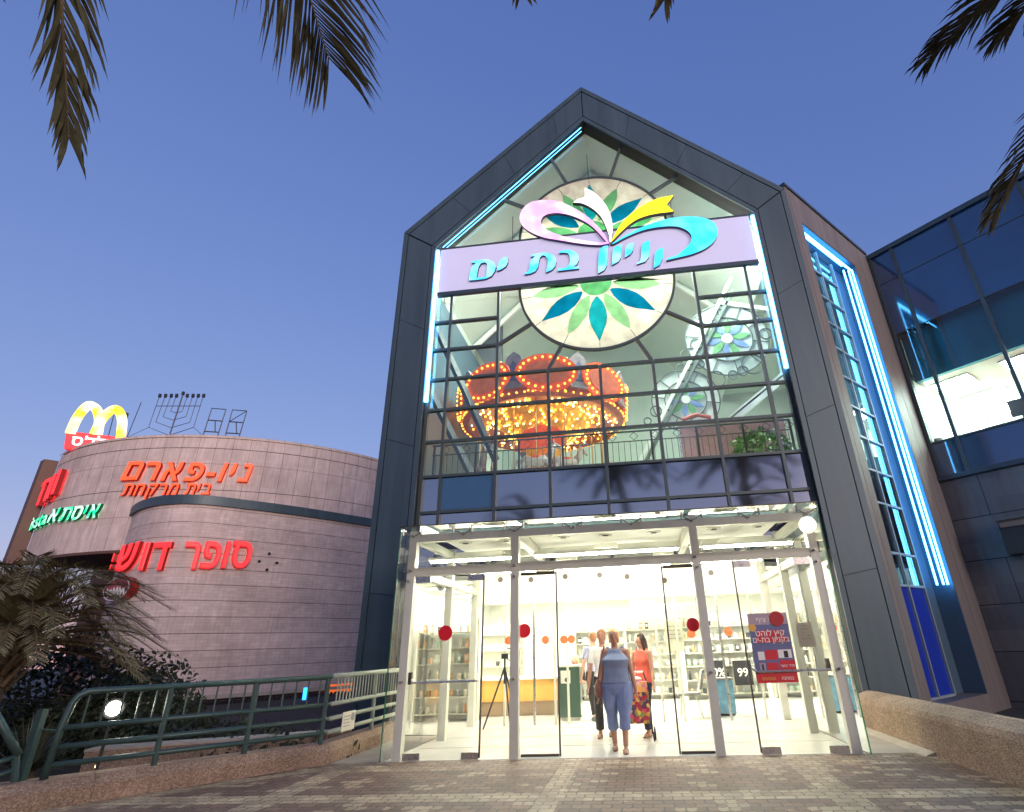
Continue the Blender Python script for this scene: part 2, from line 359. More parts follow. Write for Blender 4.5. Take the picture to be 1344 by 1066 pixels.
def frosted(name, col, k=.55, glow=0):        # stained glass: lets light from behind through
    m = bpy.data.materials.new(name); m.use_nodes = True; t = m.node_tree; t.nodes.clear(); L = t.links.new
    o = t.nodes.new('ShaderNodeOutputMaterial'); mx = t.nodes.new('ShaderNodeMixShader'); a = t.nodes.new('ShaderNodeBsdfDiffuse'); c = t.nodes.new('ShaderNodeBsdfTranslucent')
    tc = t.nodes.new('ShaderNodeTexCoord'); n = t.nodes.new('ShaderNodeTexNoise'); n.inputs['Scale'].default_value = 3.2; n.inputs['Detail'].default_value = 6; L(tc.outputs['Object'], n.inputs['Vector'])
    r = t.nodes.new('ShaderNodeValToRGB'); r.color_ramp.elements[0].position = .3; r.color_ramp.elements[1].position = .7
    r.color_ramp.elements[0].color = (*[q*.8 for q in col], 1); r.color_ramp.elements[1].color = (*[min(1, q*1.15) for q in col], 1); L(n.outputs['Fac'], r.inputs['Fac'])
    L(r.outputs[0], a.inputs[0]); L(r.outputs[0], c.inputs[0]); mx.inputs[0].default_value = k; L(a.outputs[0], mx.inputs[1]); L(c.outputs[0], mx.inputs[2]); L(mx.outputs[0], o.inputs[0])
    return m
CLAD = mat('cladding', (.05, .08, .098), .45, .15, var=.2, stretch=(2.2, 2.2, .16), vscale=1.3, bump=.03, bscale=4)
CLAD_D = mat('cladding_trim', (.055, .075, .095), .4, .3, var=.08, vscale=3)
GAP = mat('joint_backing', (.012, .013, .016), .8)  # dark backing behind the cladding joints
MULL = mat('mullion', (.06, .08, .085), .5, .2, var=.08, vscale=3)
STEEL = mat('white_steel', (.6, .6, .49), .4, var=.05, vscale=5)
CHROME = mat('brushed_metal', (.55, .53, .5), .28, .9, var=.08, vscale=20)
DARKM = mat('dark_metal', (.075, .06, .05), .45, .5)
CLEAR = glass('clear_glass', (.982, .99, .975))
GREENG = glass('edge_green_glass', (.72, .88, .78), .06)
HALLG = glass('hall_glass', (.76, .91, .86), .05)
SPAN = mat('spandrel_glass', (.005, .008, .016), .03, spec=1.0, var=.12, vscale=.5)
SPAN.node_tree.nodes['Principled BSDF'].inputs['IOR'].default_value = 2.6
SPAN_B = mat('sky_tinted_spandrel_glass', (.03, .1, .2), .05, spec=1.0, var=.1, vscale=.5)  # blue of the reflected sky put into this pane's colour
WINGG = glass('blue_tint_glass', (.62, .86, .88), .05)
WINGSP = mat('navy_spandrel_glass', (.003, .05, .14), .03, spec=1.0, var=.15, vscale=.6)
WINGSP.node_tree.nodes['Principled BSDF'].inputs['IOR'].default_value = 1.7
NEON = sgn('cyan_neon', (.09, .47, 1.0), 12)
NEONT = sgn('thin_blue_neon', (.1, .5, 1.0), 4)
WHITEW = mat('white_wall', (.8, .82, .74), .7, var=.03, vscale=2)
HALLW = mat('hall_wall', (.62, .71, .63), .7, var=.04, vscale=1.2)
TILE = mat('polished_floor', (.8, .78, .7), .16, var=.05, vscale=1.0)
TUBE = emit('fluorescent', (1, .97, .84), 22)
PANEL = emit('light_panel', (1, .96, .86), 13)
DRUMS = stone('drum_stone_courses', (.57, .45, .415), (.66, .53, .49), (.24, .22, .22), (.36, .125), (30, .62), .004, .012, big_off=0)
DRUMV = stone('drum_stone_panels', (.57, .45, .415), (.65, .525, .485), (.4, .37, .36), (.2, .6), (.74, 2.5), .003, .01, big_off=0)
DARKST = stone('dark_stone', (.105, .105, .115), (.16, .15, .15), (.05, .05, .06), (.9, .5), (1.75, 1.03), .002, .012, rough=.5)
AGG = aggregate('aggregate_brown', (.2, .125, .082), (.36, .24, .16), (.56, .41, .29))
CONC = mat('concrete_strip', (.42, .36, .29), .85, var=.12, vscale=3, bump=.25, bscale=40)
ASPH = mat('asphalt', (.045, .043, .042), .9, var=.2, vscale=.5, bump=.3)
RAIL = mat('green_rail_paint', (.045, .085, .075), .42, .25, var=.2, vscale=9)
BROWN = mat('brown_fascia', (.11, .05, .035), .6, var=.15)
LEAF_D = mat('hedge_leaf', (.022, .032, .014), .6, var=.5, vscale=3)
FROND = mat('palm_leaflet', (.1, .095, .05), .5, var=.4, vscale=4)
FROND2 = mat('palm_leaflet_dusty', (.2, .165, .085), .8, spec=.15, var=.4, vscale=3)
RACH = mat('palm_stem', (.16, .11, .055), .6, var=.3)
BARK = mat('palm_bark', (.12, .085, .055), .9, var=.4, vscale=9, bump=.6, bscale=25)
RED = mat('red_disc', (.75, .01, .025), .45)
ORANGE = mat('orange_disc', (.9, .16, .05), .5)
PAPER = mat('paper', (.75, .72, .62), .7)
BLACK = mat('black_plastic', (.015, .015, .017), .5)
SIDEB = mat('letter_return', (.05, .04, .12), .5)

# ------------------------------------------------------------------ ground, paving
g = MB(); g.quad((-1500, -1500, -.12), (1500, -1500, -.12), (1500, 1500, -.12), (-1500, 1500, -.12)); g.build('ground', ASPH, kind='structure')
g = MB(); g.prism([(-60, -60), (-6.9, -2.75), (-4.75, -.12), (-3.95, -.02), (3.72, -.02), (3.72, -60)], (Vector((0, 0, 0)), Vector((1, 0, 0)), Vector((0, 1, 0)), Vector((0, 0, 1))), -.3, 0)
g.build('paving', paving(), kind='structure')
g = MB(); XY = (Vector((0, 0, 0)), Vector((1, 0, 0)), Vector((0, 1, 0)), Vector((0, 0, 1)))
g.prism([(-4.72, -.115), (-3.96, -.015), (-3.96, 2.62), (-4.72, 2.62)], XY, -.3, .002); g.prism([(2.96, -.015), (3.7, -.015), (3.7, 2.62), (2.96, 2.62)], XY, -.3, .002)
g.build('path', CONC, kind='structure')

# ------------------------------------------------------------------ GABLE BUILDING
GX = -.5
gab = thing('gable_building', 'dark grey gabled mall entrance tower with a tall gridded glass front', 'building', (GX, 4, 0))
OUT = [(-5.86, -.1), (-5.86, 12.63), (-.47, 17.82), (4.86, 12.63), (4.86, -.1)]
INN = [(-4.88, -.1), (-4.88, 11.95), (-.47, 16.3), (3.94, 11.95), (3.94, -.1)]
def lerp2(a, b, t): return (a[0]+(b[0]-a[0])*t, a[1]+(b[1]-a[1])*t)
def strip(i, t0, t1, s0, s1, g0=.0):
    def P(t, s): return lerp2(lerp2(OUT[i], INN[i], t), lerp2(OUT[i+1], INN[i+1], t), s)
    return [P(t0, s0), P(t0, s1), P(t1, s1), P(t1, s0)]
F26 = FR(2.6)
for i, nm in enumerate(('pier', 'rafter', 'rafter', 'pier')):
    b = MB(); b.prism(strip(i, 0.004, .996, 0, 1), F26, -.5, -.04); pr = b.build(nm, GAP, gab)
    cuts = ([0, .22, .5, .77, .998], [.002, .24, .53, .82, .998], [.002, .27, .57, .84, .998], [0.002, .23, .5, .78, 1])[i]
    b = MB()
    for t0, t1 in ((0, .13), (.15, .865), (.885, 1)):
        if t0 == .15:
            for a, c in zip(cuts, cuts[1:]):
                L = math.dist(OUT[i], OUT[i+1]); e = .006/L
                b.prism(strip(i, t0, t1, a+e, c-e), F26, -.05, 0)
        else: b.prism(strip(i, t0, t1, .001, .999), F26, -.05, .012 if t0 == 0 else -.003)
    b.build('cladding', CLAD, pr)
# roof shell, left wall
b = MB()
for i in (1, 2):
    a, c = OUT[i], OUT[i+1]
    sg = 1 if i == 1 else -1
    b._add([(a[0], 2.66, a[1]-.02), (c[0], 2.66, c[1]-.02), (c[0], 16, c[1]-.02), (a[0], 16, a[1]-.02), (a[0], 2.66, a[1]-.4), (c[0], 2.66, c[1]-.4), (c[0], 16, c[1]-.4), (a[0], 16, a[1]-.4)],
           [(0, 1, 2, 3), (7, 6, 5, 4), (0, 4, 5, 1), (1, 5, 6, 2), (2, 6, 7, 3), (3, 7, 4, 0)])
b.build('roof', [HALLW], gab)
b = MB(); b.box((-5.75, 9.6, 6.2), (.2, 13.1, 12.6)); b.build('side_wall', HALLW, gab)
b = MB(); b.box((1.6, 16.1, 9), (16, .2, 18)); b.build('rear_wall', HALLW, gab)
b = MB(); b.box((8.85, 11.4, 6.3), (.2, 9.2, 12.6)); b.prism([(4.86, 2.68), (8.27, 6.2), (8.9, 6.8), (8.9, 16), (4.8, 16)], XY, 12.62, 12.7); b.build('side_wall', HALLW, gab)
# glazing grid
GY = 2.85; FG = FR(GY)
XC = [-4.88]+[-.458+(c-4)*1.305 for c in range(1, 8)]+[3.94]
ZR = [3.1]+[1.44+(z-1.44)*.996 for z in (4.408, 5.267, 6.148, 6.992, 7.848, 8.726, 9.579)]+[10.4]
def mull(x0, x1, z0, z1): 
    m = MB(); m.rect(x0, x1, z0, z1, FG, -.06, .07); return m.build('mullion', MULL, gab)
hw = .034
for c in range(1, 8): mull(XC[c]-hw, XC[c]+hw, 3.1, ZR[5] if c in (3, 4, 5) else 10.4)
for x in (XC[0]+.03, XC[8]-.03): mull(x-.05, x+.05, 3.1, 11.9)
for r in range(1, 6):
    for c in range(8):
        m = MB(); m.rect(XC[c]+hw+(.046 if c == 0 else 0), XC[c+1]-hw-(.046 if c == 7 else 0), ZR[r]-.032, ZR[r]+.032, FG, -.055, .064); m.build('mullion', MULL, gab)
for r in (6, 7):
    for c in (0, 1, 6, 7):
        m = MB(); m.rect(XC[c]+hw+(.046 if c == 0 else 0), XC[c+1]-hw-(.046 if c == 7 else 0), ZR[r]-.032, ZR[r]+.032, FG, -.055, .064); m.build('mullion', MULL, gab)
for r in range(8):
    for c in range(8):
        if r >= 5 and 2 <= c <= 5: continue
        m = MB(); m.pane([(XC[c]+hw, ZR[r]), (XC[c+1]-hw, ZR[r]), (XC[c+1]-hw, ZR[r+1]), (XC[c]+hw, ZR[r+1])], FG)
        m.build('window_pane', (SPAN_B if (c == 1 and r == 1) else SPAN) if r < 2 else HALLG, gab)
# spandrel back-up slab edge
m = MB(); m.rect(-4.85, 3.9, 3.3, 5.15, FG, -.3, -.1); m.build('slab_edge', BLACK, gab)
RZ0, RZ1, RX, RR = 10.36, 12.03, -.42, 2.07
a, b_, c_, d_ = [at_y(*q, GY) for q in ((653.6, 453.5), (722, 487), (858, 473), (921, 428.5))]
m = MB(); m.pane([(XC[2]+hw, ZR[5]), (XC[6]-hw, ZR[5]), (XC[6]-hw, 10.4), (XC[2]+hw, 10.4)], FG, -.03); m.build('window_pane', HALLG, gab)
m = MB(); m.pane([(-4.85, 11.9), (3.9, 11.9), (-.47, 16.25)], FG, -.03); m.build('window_pane', HALLG, gab)
def strut(p, q, wd=.035):
    p, q = Vector((p[0], 0, p[1])), Vector((q[0], 0, q[1])); d = (q-p).normalized(); n = Vector((-d.z, 0, d.x))*wd
    m = MB(); m.prism([((p+n).x, (p+n).z), ((p-n).x, (p-n).z), ((q-n).x, (q-n).z), ((q+n).x, (q+n).z)], FG, -.05, .05); m.build('strut', MULL, gab)
def onarc(px, py, zc):
    p = at_y(px, py, GY); v = Vector((p.x-RX, p.z-zc)); v.normalize(); return (RX+v.x*RR, zc+v.y*RR)
for (c, r) in ((2, 6), (3, 5), (5, 5), (6, 6)):
    v = Vector((XC[c]-RX, ZR[r]-RZ0)).normalized(); strut((RX+v.x*(RR+.03), RZ0+v.y*(RR+.03)), (XC[c]-v.x*.03, ZR[r]-v.y*.03))
for q0, q1 in (((719.5, 203.6), (742, 237)), ((815, 192), (801.7, 230.6)), ((887, 233), (855.7, 253)), ((658.7, 262), (686.8, 272))):
    p0 = at_y(*q0, GY); p1 = onarc(*q1, RZ1); strut((p0.x, p0.z), p1)
# rosette: two half roundels above and below the sign
CREAM = frosted('cream_glass', (.92, .85, .76), .66); TEAL = frosted('teal_glass', (.05, .56, .6), .7); TEALD = frosted('deep_teal_glass', (.01, .36, .5), .7)
GRN = frosted('green_glass', (.3, .62, .36), .66); GRN2 = frosted('pale_green_glass', (.5, .74, .48), .66)
def arc(zc, a0, a1, r, n=40): return [(RX+r*math.cos(a0+(a1-a0)*k/n), zc+r*math.sin(a0+(a1-a0)*k/n)) for k in range(n+1)]
for zc, a0, a1 in ((RZ0, math.pi, 2*math.pi), (RZ1, 0, math.pi)):
    petals = []
    for k in range(13):
        an = R(-90)+R(27)*(k-6)+ (math.pi if a0 == 0 else 0)
        if not (a0+.06 < (an % (2*math.pi)) < a1-.06): continue
        d = Vector((math.cos(an), math.sin(an))); nn = Vector((-d.y, d.x)); big = k % 2 == 0
        r0, r1, wd = .47, 1.84 if big else 1.74, .235 if big else .195
        L = [(r0, .12), (r0+.18, .6), (r0+.42, .93), (r0+.66, 1), (r0+.9, .8), (r0+1.12, .42), (r1, 0)]
        petals.append((big, d, nn, r1, k, [(RX+d.x*r+nn.x*wd*q, zc+d.y*r+nn.y*wd*q) for r, q in L]+[(RX+d.x*r-nn.x*wd*q, zc+d.y*r-nn.y*wd*q) for r, q in L[-2::-1]]))
    ro = outline('rosette', [arc(zc, a0, a1, RR-.02)]+[p_[5] for p_ in petals]+[arc(zc+(.012 if a0 == 0 else -.012), a0, a1, .42, 20)], FG, 0, .03, CREAM, gab)
    m = MB(); o_, i_ = arc(zc, a0, a1, RR+.03), arc(zc, a0, a1, RR-.03); m.prism(o_+i_[::-1], FG, -.03, .06); m.build('rim', MULL, ro)
    m = MB(); m.prism(arc(zc+(.012 if a0 == 0 else -.012), a0, a1, .42, 20), FG, .004, .026); m.build('centre', GRN, ro)
    for big, d, nn, r1, k, pl in petals:
        m = MB(); m.prism(pl, FG, .004, .026); pe = m.build('petal', (TEAL if k % 4 else TEALD) if big else (GRN2 if a0 else GRN), ro)
        m = MB(); p, q = d*(r1+.02), d*(RR-.04); w_ = nn*.006
        m.prism([(RX+(p+w_).x, zc+(p+w_).y), (RX+(p-w_).x, zc+(p-w_).y), (RX+(q-w_).x, zc+(q-w_).y), (RX+(q+w_).x, zc+(q+w_).y)], FG, .03, .038); m.build('lead_line', MULL, pe)
# neon along the opening
nl, nr = at_y(556, 528, 2.7), at_y(1037, 483, 2.7)
for x, z in ((-4.83, nl.z), (3.9, nr.z)):
    m = MB(); m.tube([(x, 2.68, 11.88), (x, 2.68, z)], .05, 10); m.build('neon_tube', NEON, gab)
m = MB(); m.tube([(-4.7, 2.69, 12.0), (-.55, 2.69, 16.1)], .014, 6); m.build('neon_tube', NEONT, gab)
m = MB(); m.tube([(-4.62, 2.74, 12.0), (-.55, 2.74, 16.0)], .01, 6); m.build('neon_tube', NEONT, gab)
# dark infill at street level beside the vestibule
for x0, x1 in ((-4.86, -3.98), (2.98, 3.92)):
    m = MB(); m.pane([(x0, 0.01), (x1, .01), (x1, 3.1), (x0, 3.1)], FG, -.02); m.build('infill_panel', CLEAR, gab)
# ---- splayed side wall with the tall blue window
SU = Vector((.695, .719, 0)).normalized(); SN = Vector((.719, -.695, 0)).normalized()
FS = (Vector((4.86, 2.6, 0)), SU, Vector((0, 0, 1)), SN)
TRIMS = mat('side_cladding', (.15, .132, .13), .62, 0, var=.22, stretch=(2.5, 2.5, .2), vscale=1.5)
U0, U1, UL = .55, 3.62, 4.9
m = MB()
for x0, x1, z0, z1 in ((.02, .2, -.2, 12.74), (.215, U0, -.2, 12.74), (U1, 4.2, -.2, 12.74), (4.215, UL, -.2, 12.74)): m.rect(x0, x1, z0, z1, FS, -.5, 0)
for x0, x1 in ((U0+.004, 2.0), (2.01, U1-.004)): m.rect(x0, x1, 11.75, 12.74, FS, -.5, 0)
m.rect(U0+.004, U1-.004, -.2, .25, FS, -.5, 0)
m.build('splayed_wall', TRIMS, gab)
m = MB(); m.rect(0, UL, 12.745, 12.84, FS, -.55, .04); m.build('coping', CLAD_D, gab)
BLUEREV = mat('reveal_lining', (.07, .12, .17), .4, .2, var=.05)
m = MB(); m.rect(U1-.03, U1-.006, .26, 11.74, FS, -.5, -.004); m.rect(U0+.01, U1-.04, 11.7, 11.74, FS, -.5, -.004); m.rect(2.86, U1-.035, .26, 11.69, FS, -.5, -.45); m.build('reveal', BLUEREV, gab)
zt = [.27, 2.45, 3.14, 4.27, 5.07, 5.9, 6.7, 7.53, 8.37, 9.15, 10.0, 10.85, 11.65]
ucols = [.72, 1.05, 1.95, 2.85]
WMU = mat('window_bar', (.22, .27, .3), .5)  # paler than the front mullions: blue light on the bars put into the colour
for u in ucols[:]:
    m = MB(); m.rect(u-.025, u+.025, .27, 11.68, FS, -.45, -.36); m.build('window_mullion', WMU, gab)
for z in zt[:-1]:
    for a, c in zip(ucols, ucols[1:]):
        m = MB(); m.rect(a+.026, c-.026, z-.025, z+.025, FS, -.445, -.365); m.build('window_mullion', WMU, gab)
BLUEP = mat('royal_blue_glass', (.01, .03, .3), .06, spec=1.0, emit=.015, ecol=(.01, .03, .5))  # slight emission added to keep the panes blue; they are no lamp
SIDEG = glass('side_glass', (.16, .36, .62), .07)
for a, c in zip(ucols, ucols[1:]):
    for j in range(len(zt)-1):
        m = MB(); m.pane([(a, zt[j]), (c, zt[j]), (c, zt[j+1]), (a, zt[j+1])], FS, -.41); m.build('side_pane', BLUEP if j == 0 else SIDEG, gab)
for du, dn in ((0, 0), (-.1, -.1), (.09, .06)):
    m = MB(); m.tube([tuple(FS[0]+SU*(.72-du)+Vector((0, 0, 11.58-du))+SN*(-.12+dn)), tuple(FS[0]+SU*(3.3+du)+Vector((0, 0, 11.58-du))+SN*(-.12+dn))], .024, 8); m.build('neon_tube', NEON, gab)
    m = MB(); m.tube([tuple(FS[0]+SU*(3.33+du)+Vector((0, 0, 11.52))+SN*(-.12+dn)), tuple(FS[0]+SU*(3.33+du)+Vector((0, 0, 2.5))+SN*(-.12+dn))], .024, 8); m.build('neon_tube', NEON, gab)

# ------------------------------------------------------------------ BANNER SIGN
FB = FR(2.62)
ban = thing('banner_sign', 'lilac banner sign with glowing blue lettering and coloured ribbons across the gable', 'sign', (-.47, 2.7, 10.4))
LILAC = mat('lilac_panel', (.42, .42, .57), .5, var=.03, vscale=1, emit=.13, ecol=(.52, .48, .7))  # faint emission stands in for neon light falling on the panel
m = MB(); m.rect(-4.74, 3.8, 10.42, 11.9, FB, -.12, -.06); m.build('panel', LILAC, ban)
m = MB(); m.rect(-4.74, 3.8, 10.3, 10.415, FB, -.13, -.02); m.rect(-4.74, 3.8, 11.905, 11.95, FB, -.13, -.04); m.build('frame', CLAD_D, ban)
def pts(z, L, Y=2.6):
    o = []
    for x, y in L:
        p = at_y(z[0]+x/z[2], z[1]+y/z[2], Y); o.append((p.x, p.z))
    return o
Z1, Z2, Z3, Z4 = (600, 320, 9.6), (720, 290, 9.6), (670, 230, 8.4), (780, 240, 7.906)
def glitter(name, c1, c2, k, sc=2.0):
    m, t, b = nodes(name); L = t.links.new; tc = t.nodes.new('ShaderNodeTexCoord'); n = t.nodes.new('ShaderNodeTexNoise'); n.inputs['Scale'].default_value = sc; n.inputs['Detail'].default_value = 5
    L(tc.outputs['Object'], n.inputs['Vector']); r = t.nodes.new('ShaderNodeValToRGB'); r.color_ramp.elements[0].position = .42; r.color_ramp.elements[1].position = .6
    r.color_ramp.elements[0].color = (*c1, 1); r.color_ramp.elements[1].color = (*c2, 1); L(n.outputs['Fac'], r.inputs['Fac']); L(r.outputs[0], b.inputs['Emission Color']); b.inputs['Emission Strength'].default_value = k/4
    b.inputs['Base Color'].default_value = (*c1, 1); return m
CY1 = glitter('cyan_letter', (.04, .5, 1.0), (.42, .9, 1.0), 1.1, 2.2)
LET = [(Z1, [[(175,222),(250,208),(330,197),(400,200),(460,230),(490,290),(470,350),(430,405),(360,440),(250,455),(150,462),(155,400),(170,330),(195,280),(240,242),(182,238)],
             [(350,232),(380,255),(375,330),(365,412),(310,425),(245,430),(255,360),(270,290),(300,245)]]),
       (Z1, [[(640,165),(638,230),(615,280),(560,320),(500,340),(505,290),(530,220),(580,175)]]),
       (Z1, [[(925,145),(1000,125),(1090,110),(1170,120),(1230,165),(1250,220),(1235,280),(1190,330),(1120,360),(1130,310),(1145,240),(1140,190),(1110,150),(1075,145),(1045,170),(1030,220),(1020,290),(985,345),(920,375),(850,385),(850,362),(890,360),(905,320),(915,260),(930,205),(985,155),(930,160)]]),
       (Z2, [[(130,385),(190,365),(260,362),(330,385),(375,430),(380,490),(355,545),(310,578),(380,575),(382,600),(120,630),(115,600),(215,590),(255,550),(275,500),(265,440),(240,405),(190,400),(135,405)]]),
       (Z2, [[(750,308),(745,430),(735,560),(700,620),(625,660),(625,560),(632,410),(650,350),(690,318)]]),
       (Z2, [[(925,295),(918,380),(910,460),(880,510),(800,555),(805,440),(808,370),(840,320)]]),
       (Z2, [[(1080,275),(1065,370),(1030,420),(962,460),(962,370),(985,310),(1030,282)]]),
       (Z2, [[(1280,250),(1275,350),(1265,450),(1220,510),(1115,545),(1115,525),(1155,510),(1168,440),(1170,340),(1190,280),(1230,255)]]),
       (Z4, [[(715,670),(715,730),(712,780),(680,850),(618,885),(622,800),(628,730),(660,690)]])]
for z, loops in LET: outline('letter', [pts(z, L) for L in loops], FB, -.06, .02, [CY1, SIDEB], ban)
def ribbon(z, loops, m, d0=-.06, d1=.05, sp=3): outline('ribbon', [pts(z, L, 2.57) for L in loops], FB, d0, d1, [m, SIDEB], ban, sp)
PINK = glitter('pink_ribbon', (.95, .35, .9), (1, .86, 1), 1.0, 1.6)
ribbon(Z4, [[(170,635),(260,580),(400,500),(560,430),(720,380),(880,350),(1020,345),(1140,360),(1230,400),(1275,460),(1280,530),(1240,610),(1150,680),(1020,735),(880,770),(750,800),(760,780),(850,750),(930,690),(990,630),(1010,570),(1000,530),(960,490),(880,455),(780,447),(660,458),(540,480),(420,520),(300,575),(210,625)]], glitter('cyan_ribbon', (.02, .6, .95), (.2, .8, 1), 1.0, 1.2), -.06, .04)
ribbon(Z3, [[(1085,752),(1000,768),(860,762),(700,742),(520,712),(380,688),(270,650),(180,600),(120,540),(100,470),(115,400),(160,340),(230,295),(320,275),(430,272),(540,292),(650,335),(760,395),(860,465),(960,560),(1040,660)],
            [(1060,735),(960,620),(860,535),(750,475),(640,435),(520,415),(420,425),(360,455),(335,505),(345,550),(390,595),(470,635),(560,665),(680,695),(800,716),(920,734),(1010,744)]], PINK, -.06, .045)
ribbon(Z4, [[(165,630),(210,540),(270,440),(350,350),(450,270),(560,205),(690,155),(825,130),(750,230),(825,300),(700,315),(580,335),(460,375),(370,430),(290,500),(220,570)]], sgn('yellow_ribbon', (1, .85, .01), 1.0), -.06, .06)
ribbon(Z3, [[(1095,740),(1090,680),(1060,590),(1010,480),(940,400),(860,345),(770,310),(685,305),(740,270),(820,240),(820,140),(900,180),(980,245),(1050,330),(1095,420),(1120,520),(1125,620),(1110,740)]], sgn('ivory_ribbon', (1, .97, .85), 1.0), -.06, .065)

# ------------------------------------------------------------------ MALL INTERIOR (ground floor)
g = MB(); g.prism([(-3.93, -.01), (2.93, -.01), (2.93, 2.6), (9, 7), (9, 14), (-5.6, 14), (-5.6, 2.9), (-3.93, 2.66)], XY, -.2, .006); g.build('mall_floor', TILE, kind='structure')
g = MB()
for y in (1.1, 2.2, 3.3, 4.4, 5.5, 6.6): g.box((-.5, y, .0075), (6.6, .012, .002))
for x in (-2.8, -1.7, -.6, .5, 1.6): g.box((x, 4, .0075), (.012, 8, .002))
g.build('floor_joints', mat('floor_joint', (.38, .35, .3), .5), kind='structure')
g = MB(); g.prism([(-5.6, 3.95), (2.6, 3.95), (8.8, 7), (8.8, 14), (-5.6, 14)], XY, 3.0, 3.1); g.build('mall_ceiling', WHITEW, kind='structure')
g = MB(); g.box((-5.6, 8.1, 1.5), (.1, 10.2, 3)); g.box((1.6, 12.4, 1.5), (14.3, .2, 3)); g.box((8.8, 10, 1.5), (.2, 8, 3)); g.build('mall_walls', WHITEW, kind='structure')
cnt = 0
for y in (5.0, 7.2, 9.6):
    for x in (-4.4, -2.1, 0.2, 2.6, 5.4):
        if x == 5.4 and y < 7: continue
        f = thing('ceiling_light', 'long white fluorescent ceiling light inside the shop hall', 'ceiling light', (x, y, 2.98), 'ceiling lights in the shop hall')
        m = MB(); m.box((x, y, 2.975), (1.9, .34, .05)); m.build('housing', STEEL, f)
        m = MB(); m.box((x, y, 2.945), (1.8, .28, .006)); m.build('diffuser', PANEL, f)
# ------------------------------------------------------------------ GLASS VESTIBULE
ves = thing('glass_vestibule', 'brightly lit glass entrance porch with white steel frame and glass doors', 'entrance porch', (GX, 1.8, 0))
PX = [-3.75, -1.97, .985, 2.81]
def part(nm, m, P=None, smooth=False, fn=None):
    b = MB(); fn(b); return b.build(nm, m, P or ves, smooth)
for x in PX:
    part('post', STEEL, fn=lambda b: b.box((x, .03, 1.69), (.13, .14, 3.38)))
for x0, x1 in zip(PX, PX[1:]):
    for z in (2.70, 3.26): part('beam', STEEL, fn=lambda b: b.box(((x0+x1)/2, .03, z), (x1-x0-.13, .13, .13)))
for x in (-3.72, 2.78):
    for y in (1.95, 3.8): part('post', STEEL, fn=lambda b: b.box((x, y, 1.69), (.14, .14, 3.38)))
    for a, c in ((.1, 1.88), (2.02, 3.73)):
        for z in (2.70, 3.26): part('beam', STEEL, fn=lambda b: b.box((x, (a+c)/2, z), (.11, c-a, .13)))
for x in PX[1:3]: part('beam', STEEL, fn=lambda b: b.box((x, 1.95, 3.26), (.12, 3.7, .18)))
part('beam', STEEL, fn=lambda b: b.box((-.48, 1.95, 3.24), (6.3, .1, .14)))
# front glass above doors, fascia and roof glass, side glass
for x0, x1 in zip([-3.95]+PX[1:3], PX[1:3]+[2.95]):
    part('glass_pane', CLEAR, fn=lambda b: b.pane([(x0+.004, 2.74), (x1-.004, 2.74), (x1-.004, 3.43), (x0+.004, 3.43)], FR(-.11)))
for x in (-3.95, 2.95):
    part('side_glass', CLEAR, fn=lambda b: b.quad((x, -.12, 0.01), (x, 2.55, .01), (x, 2.55, 3.43), (x, -.12, 3.43)))
    part('glass_edge', GREENG, fn=lambda b: b.box((x, -.12, 1.72), (.02, .025, 3.42)))
    part('glass_edge', mat('green_edge', (.03, .16, .1), .2), fn=lambda b: b.box((x, -.136, 1.72), (.014, .006, 3.42)))
part('roof_glass', GREENG, fn=lambda b: b.quad((-3.98, -.16, 3.445), (2.98, -.16, 3.445), (2.98, 2.6, 3.5), (-3.98, 2.6, 3.5)))
part('roof_edge', DARKM, fn=lambda b: b.box((-.5, -.165, 3.448), (6.96, .012, .018)))
SPI = mat('spider_fitting', (.35, .32, .28), .35, .8)
for x in (-3.75, -2.86, -1.97, -.98, 0, .985, 1.9, 2.81):
    def sp(b):
        for s in (-1, 1):
            b.tube([(x+s*.02, -.04, 3.3), (x+s*.16, -.1, 3.36)], .011, 6); b.tube([(x+s*.16, -.1, 3.31), (x+s*.16, -.1, 3.42)], .016, 6)
        b.tube([(x, -.0, 3.28), (x, -.1, 3.3)], .02, 6)
    part('spider_fitting', SPI, fn=sp)
for x in PX:
    for z in (1.05, 2.55, 2.72): part('bolt', SPI, fn=lambda b: b.tube([(x, -.04, z), (x, -.125, z)], .02, 8))
part('ceiling', WHITEW, fn=lambda b: b.box((-.47, 2.2, 3.385), (6.1, 2.9, .03)))
for x in (-3.2, -2.4, -1.3, -.5, .4, 1.5, 2.3):
    for y in (1.2, 2.5):
        v_ = part('ceiling_vent', STEEL, fn=lambda b: b.disc((x, y, 3.369), .13, (0, 0, -1), 20, .01)); part('vent_core', BLACK, v_, fn=lambda b: b.disc((x, y, 3.358), .06, (0, 0, -1), 16, .008))
# doors
def door(nm, x0, x1, hx, sx, hinge):
    d = part(nm, CLEAR, fn=lambda b: b.pane([(x0, .03), (x1, .03), (x1, 2.62), (x0, 2.62)], FR(.0)))
    for z0, z1, nmx in ((.012, .1, 'bottom_patch'), (2.52, 2.62, 'top_patch')):
        for xx in (x0, x1-.26): part(nmx, CHROME, d, fn=lambda b: b.rect(xx, xx+.26, z0, z1, FR(.0), -.02, .02))
    part('edge_seal', DARKM, d, fn=lambda b: b.rect(sx-.01, sx+.01, .03, 2.62, FR(0), -.02, .02))
    part('push_bar', CHROME, d, fn=lambda b: (b.tube([(x0+.1, -.07, 1.04), (x1-.06, -.07, 1.04)], .018, 8), b.tube([(x0+.1, -.07, 1.04), (x0+.04, -.01, 1.09)], .018, 8), b.tube([(x1-.06, -.07, 1.04), (x1-.03, -.01, 1.04)], .018, 8)))
    part('lock', DARKM, d, fn=lambda b: b.box((hx, -.03, 1.1), (.05, .06, .17)))
    return d
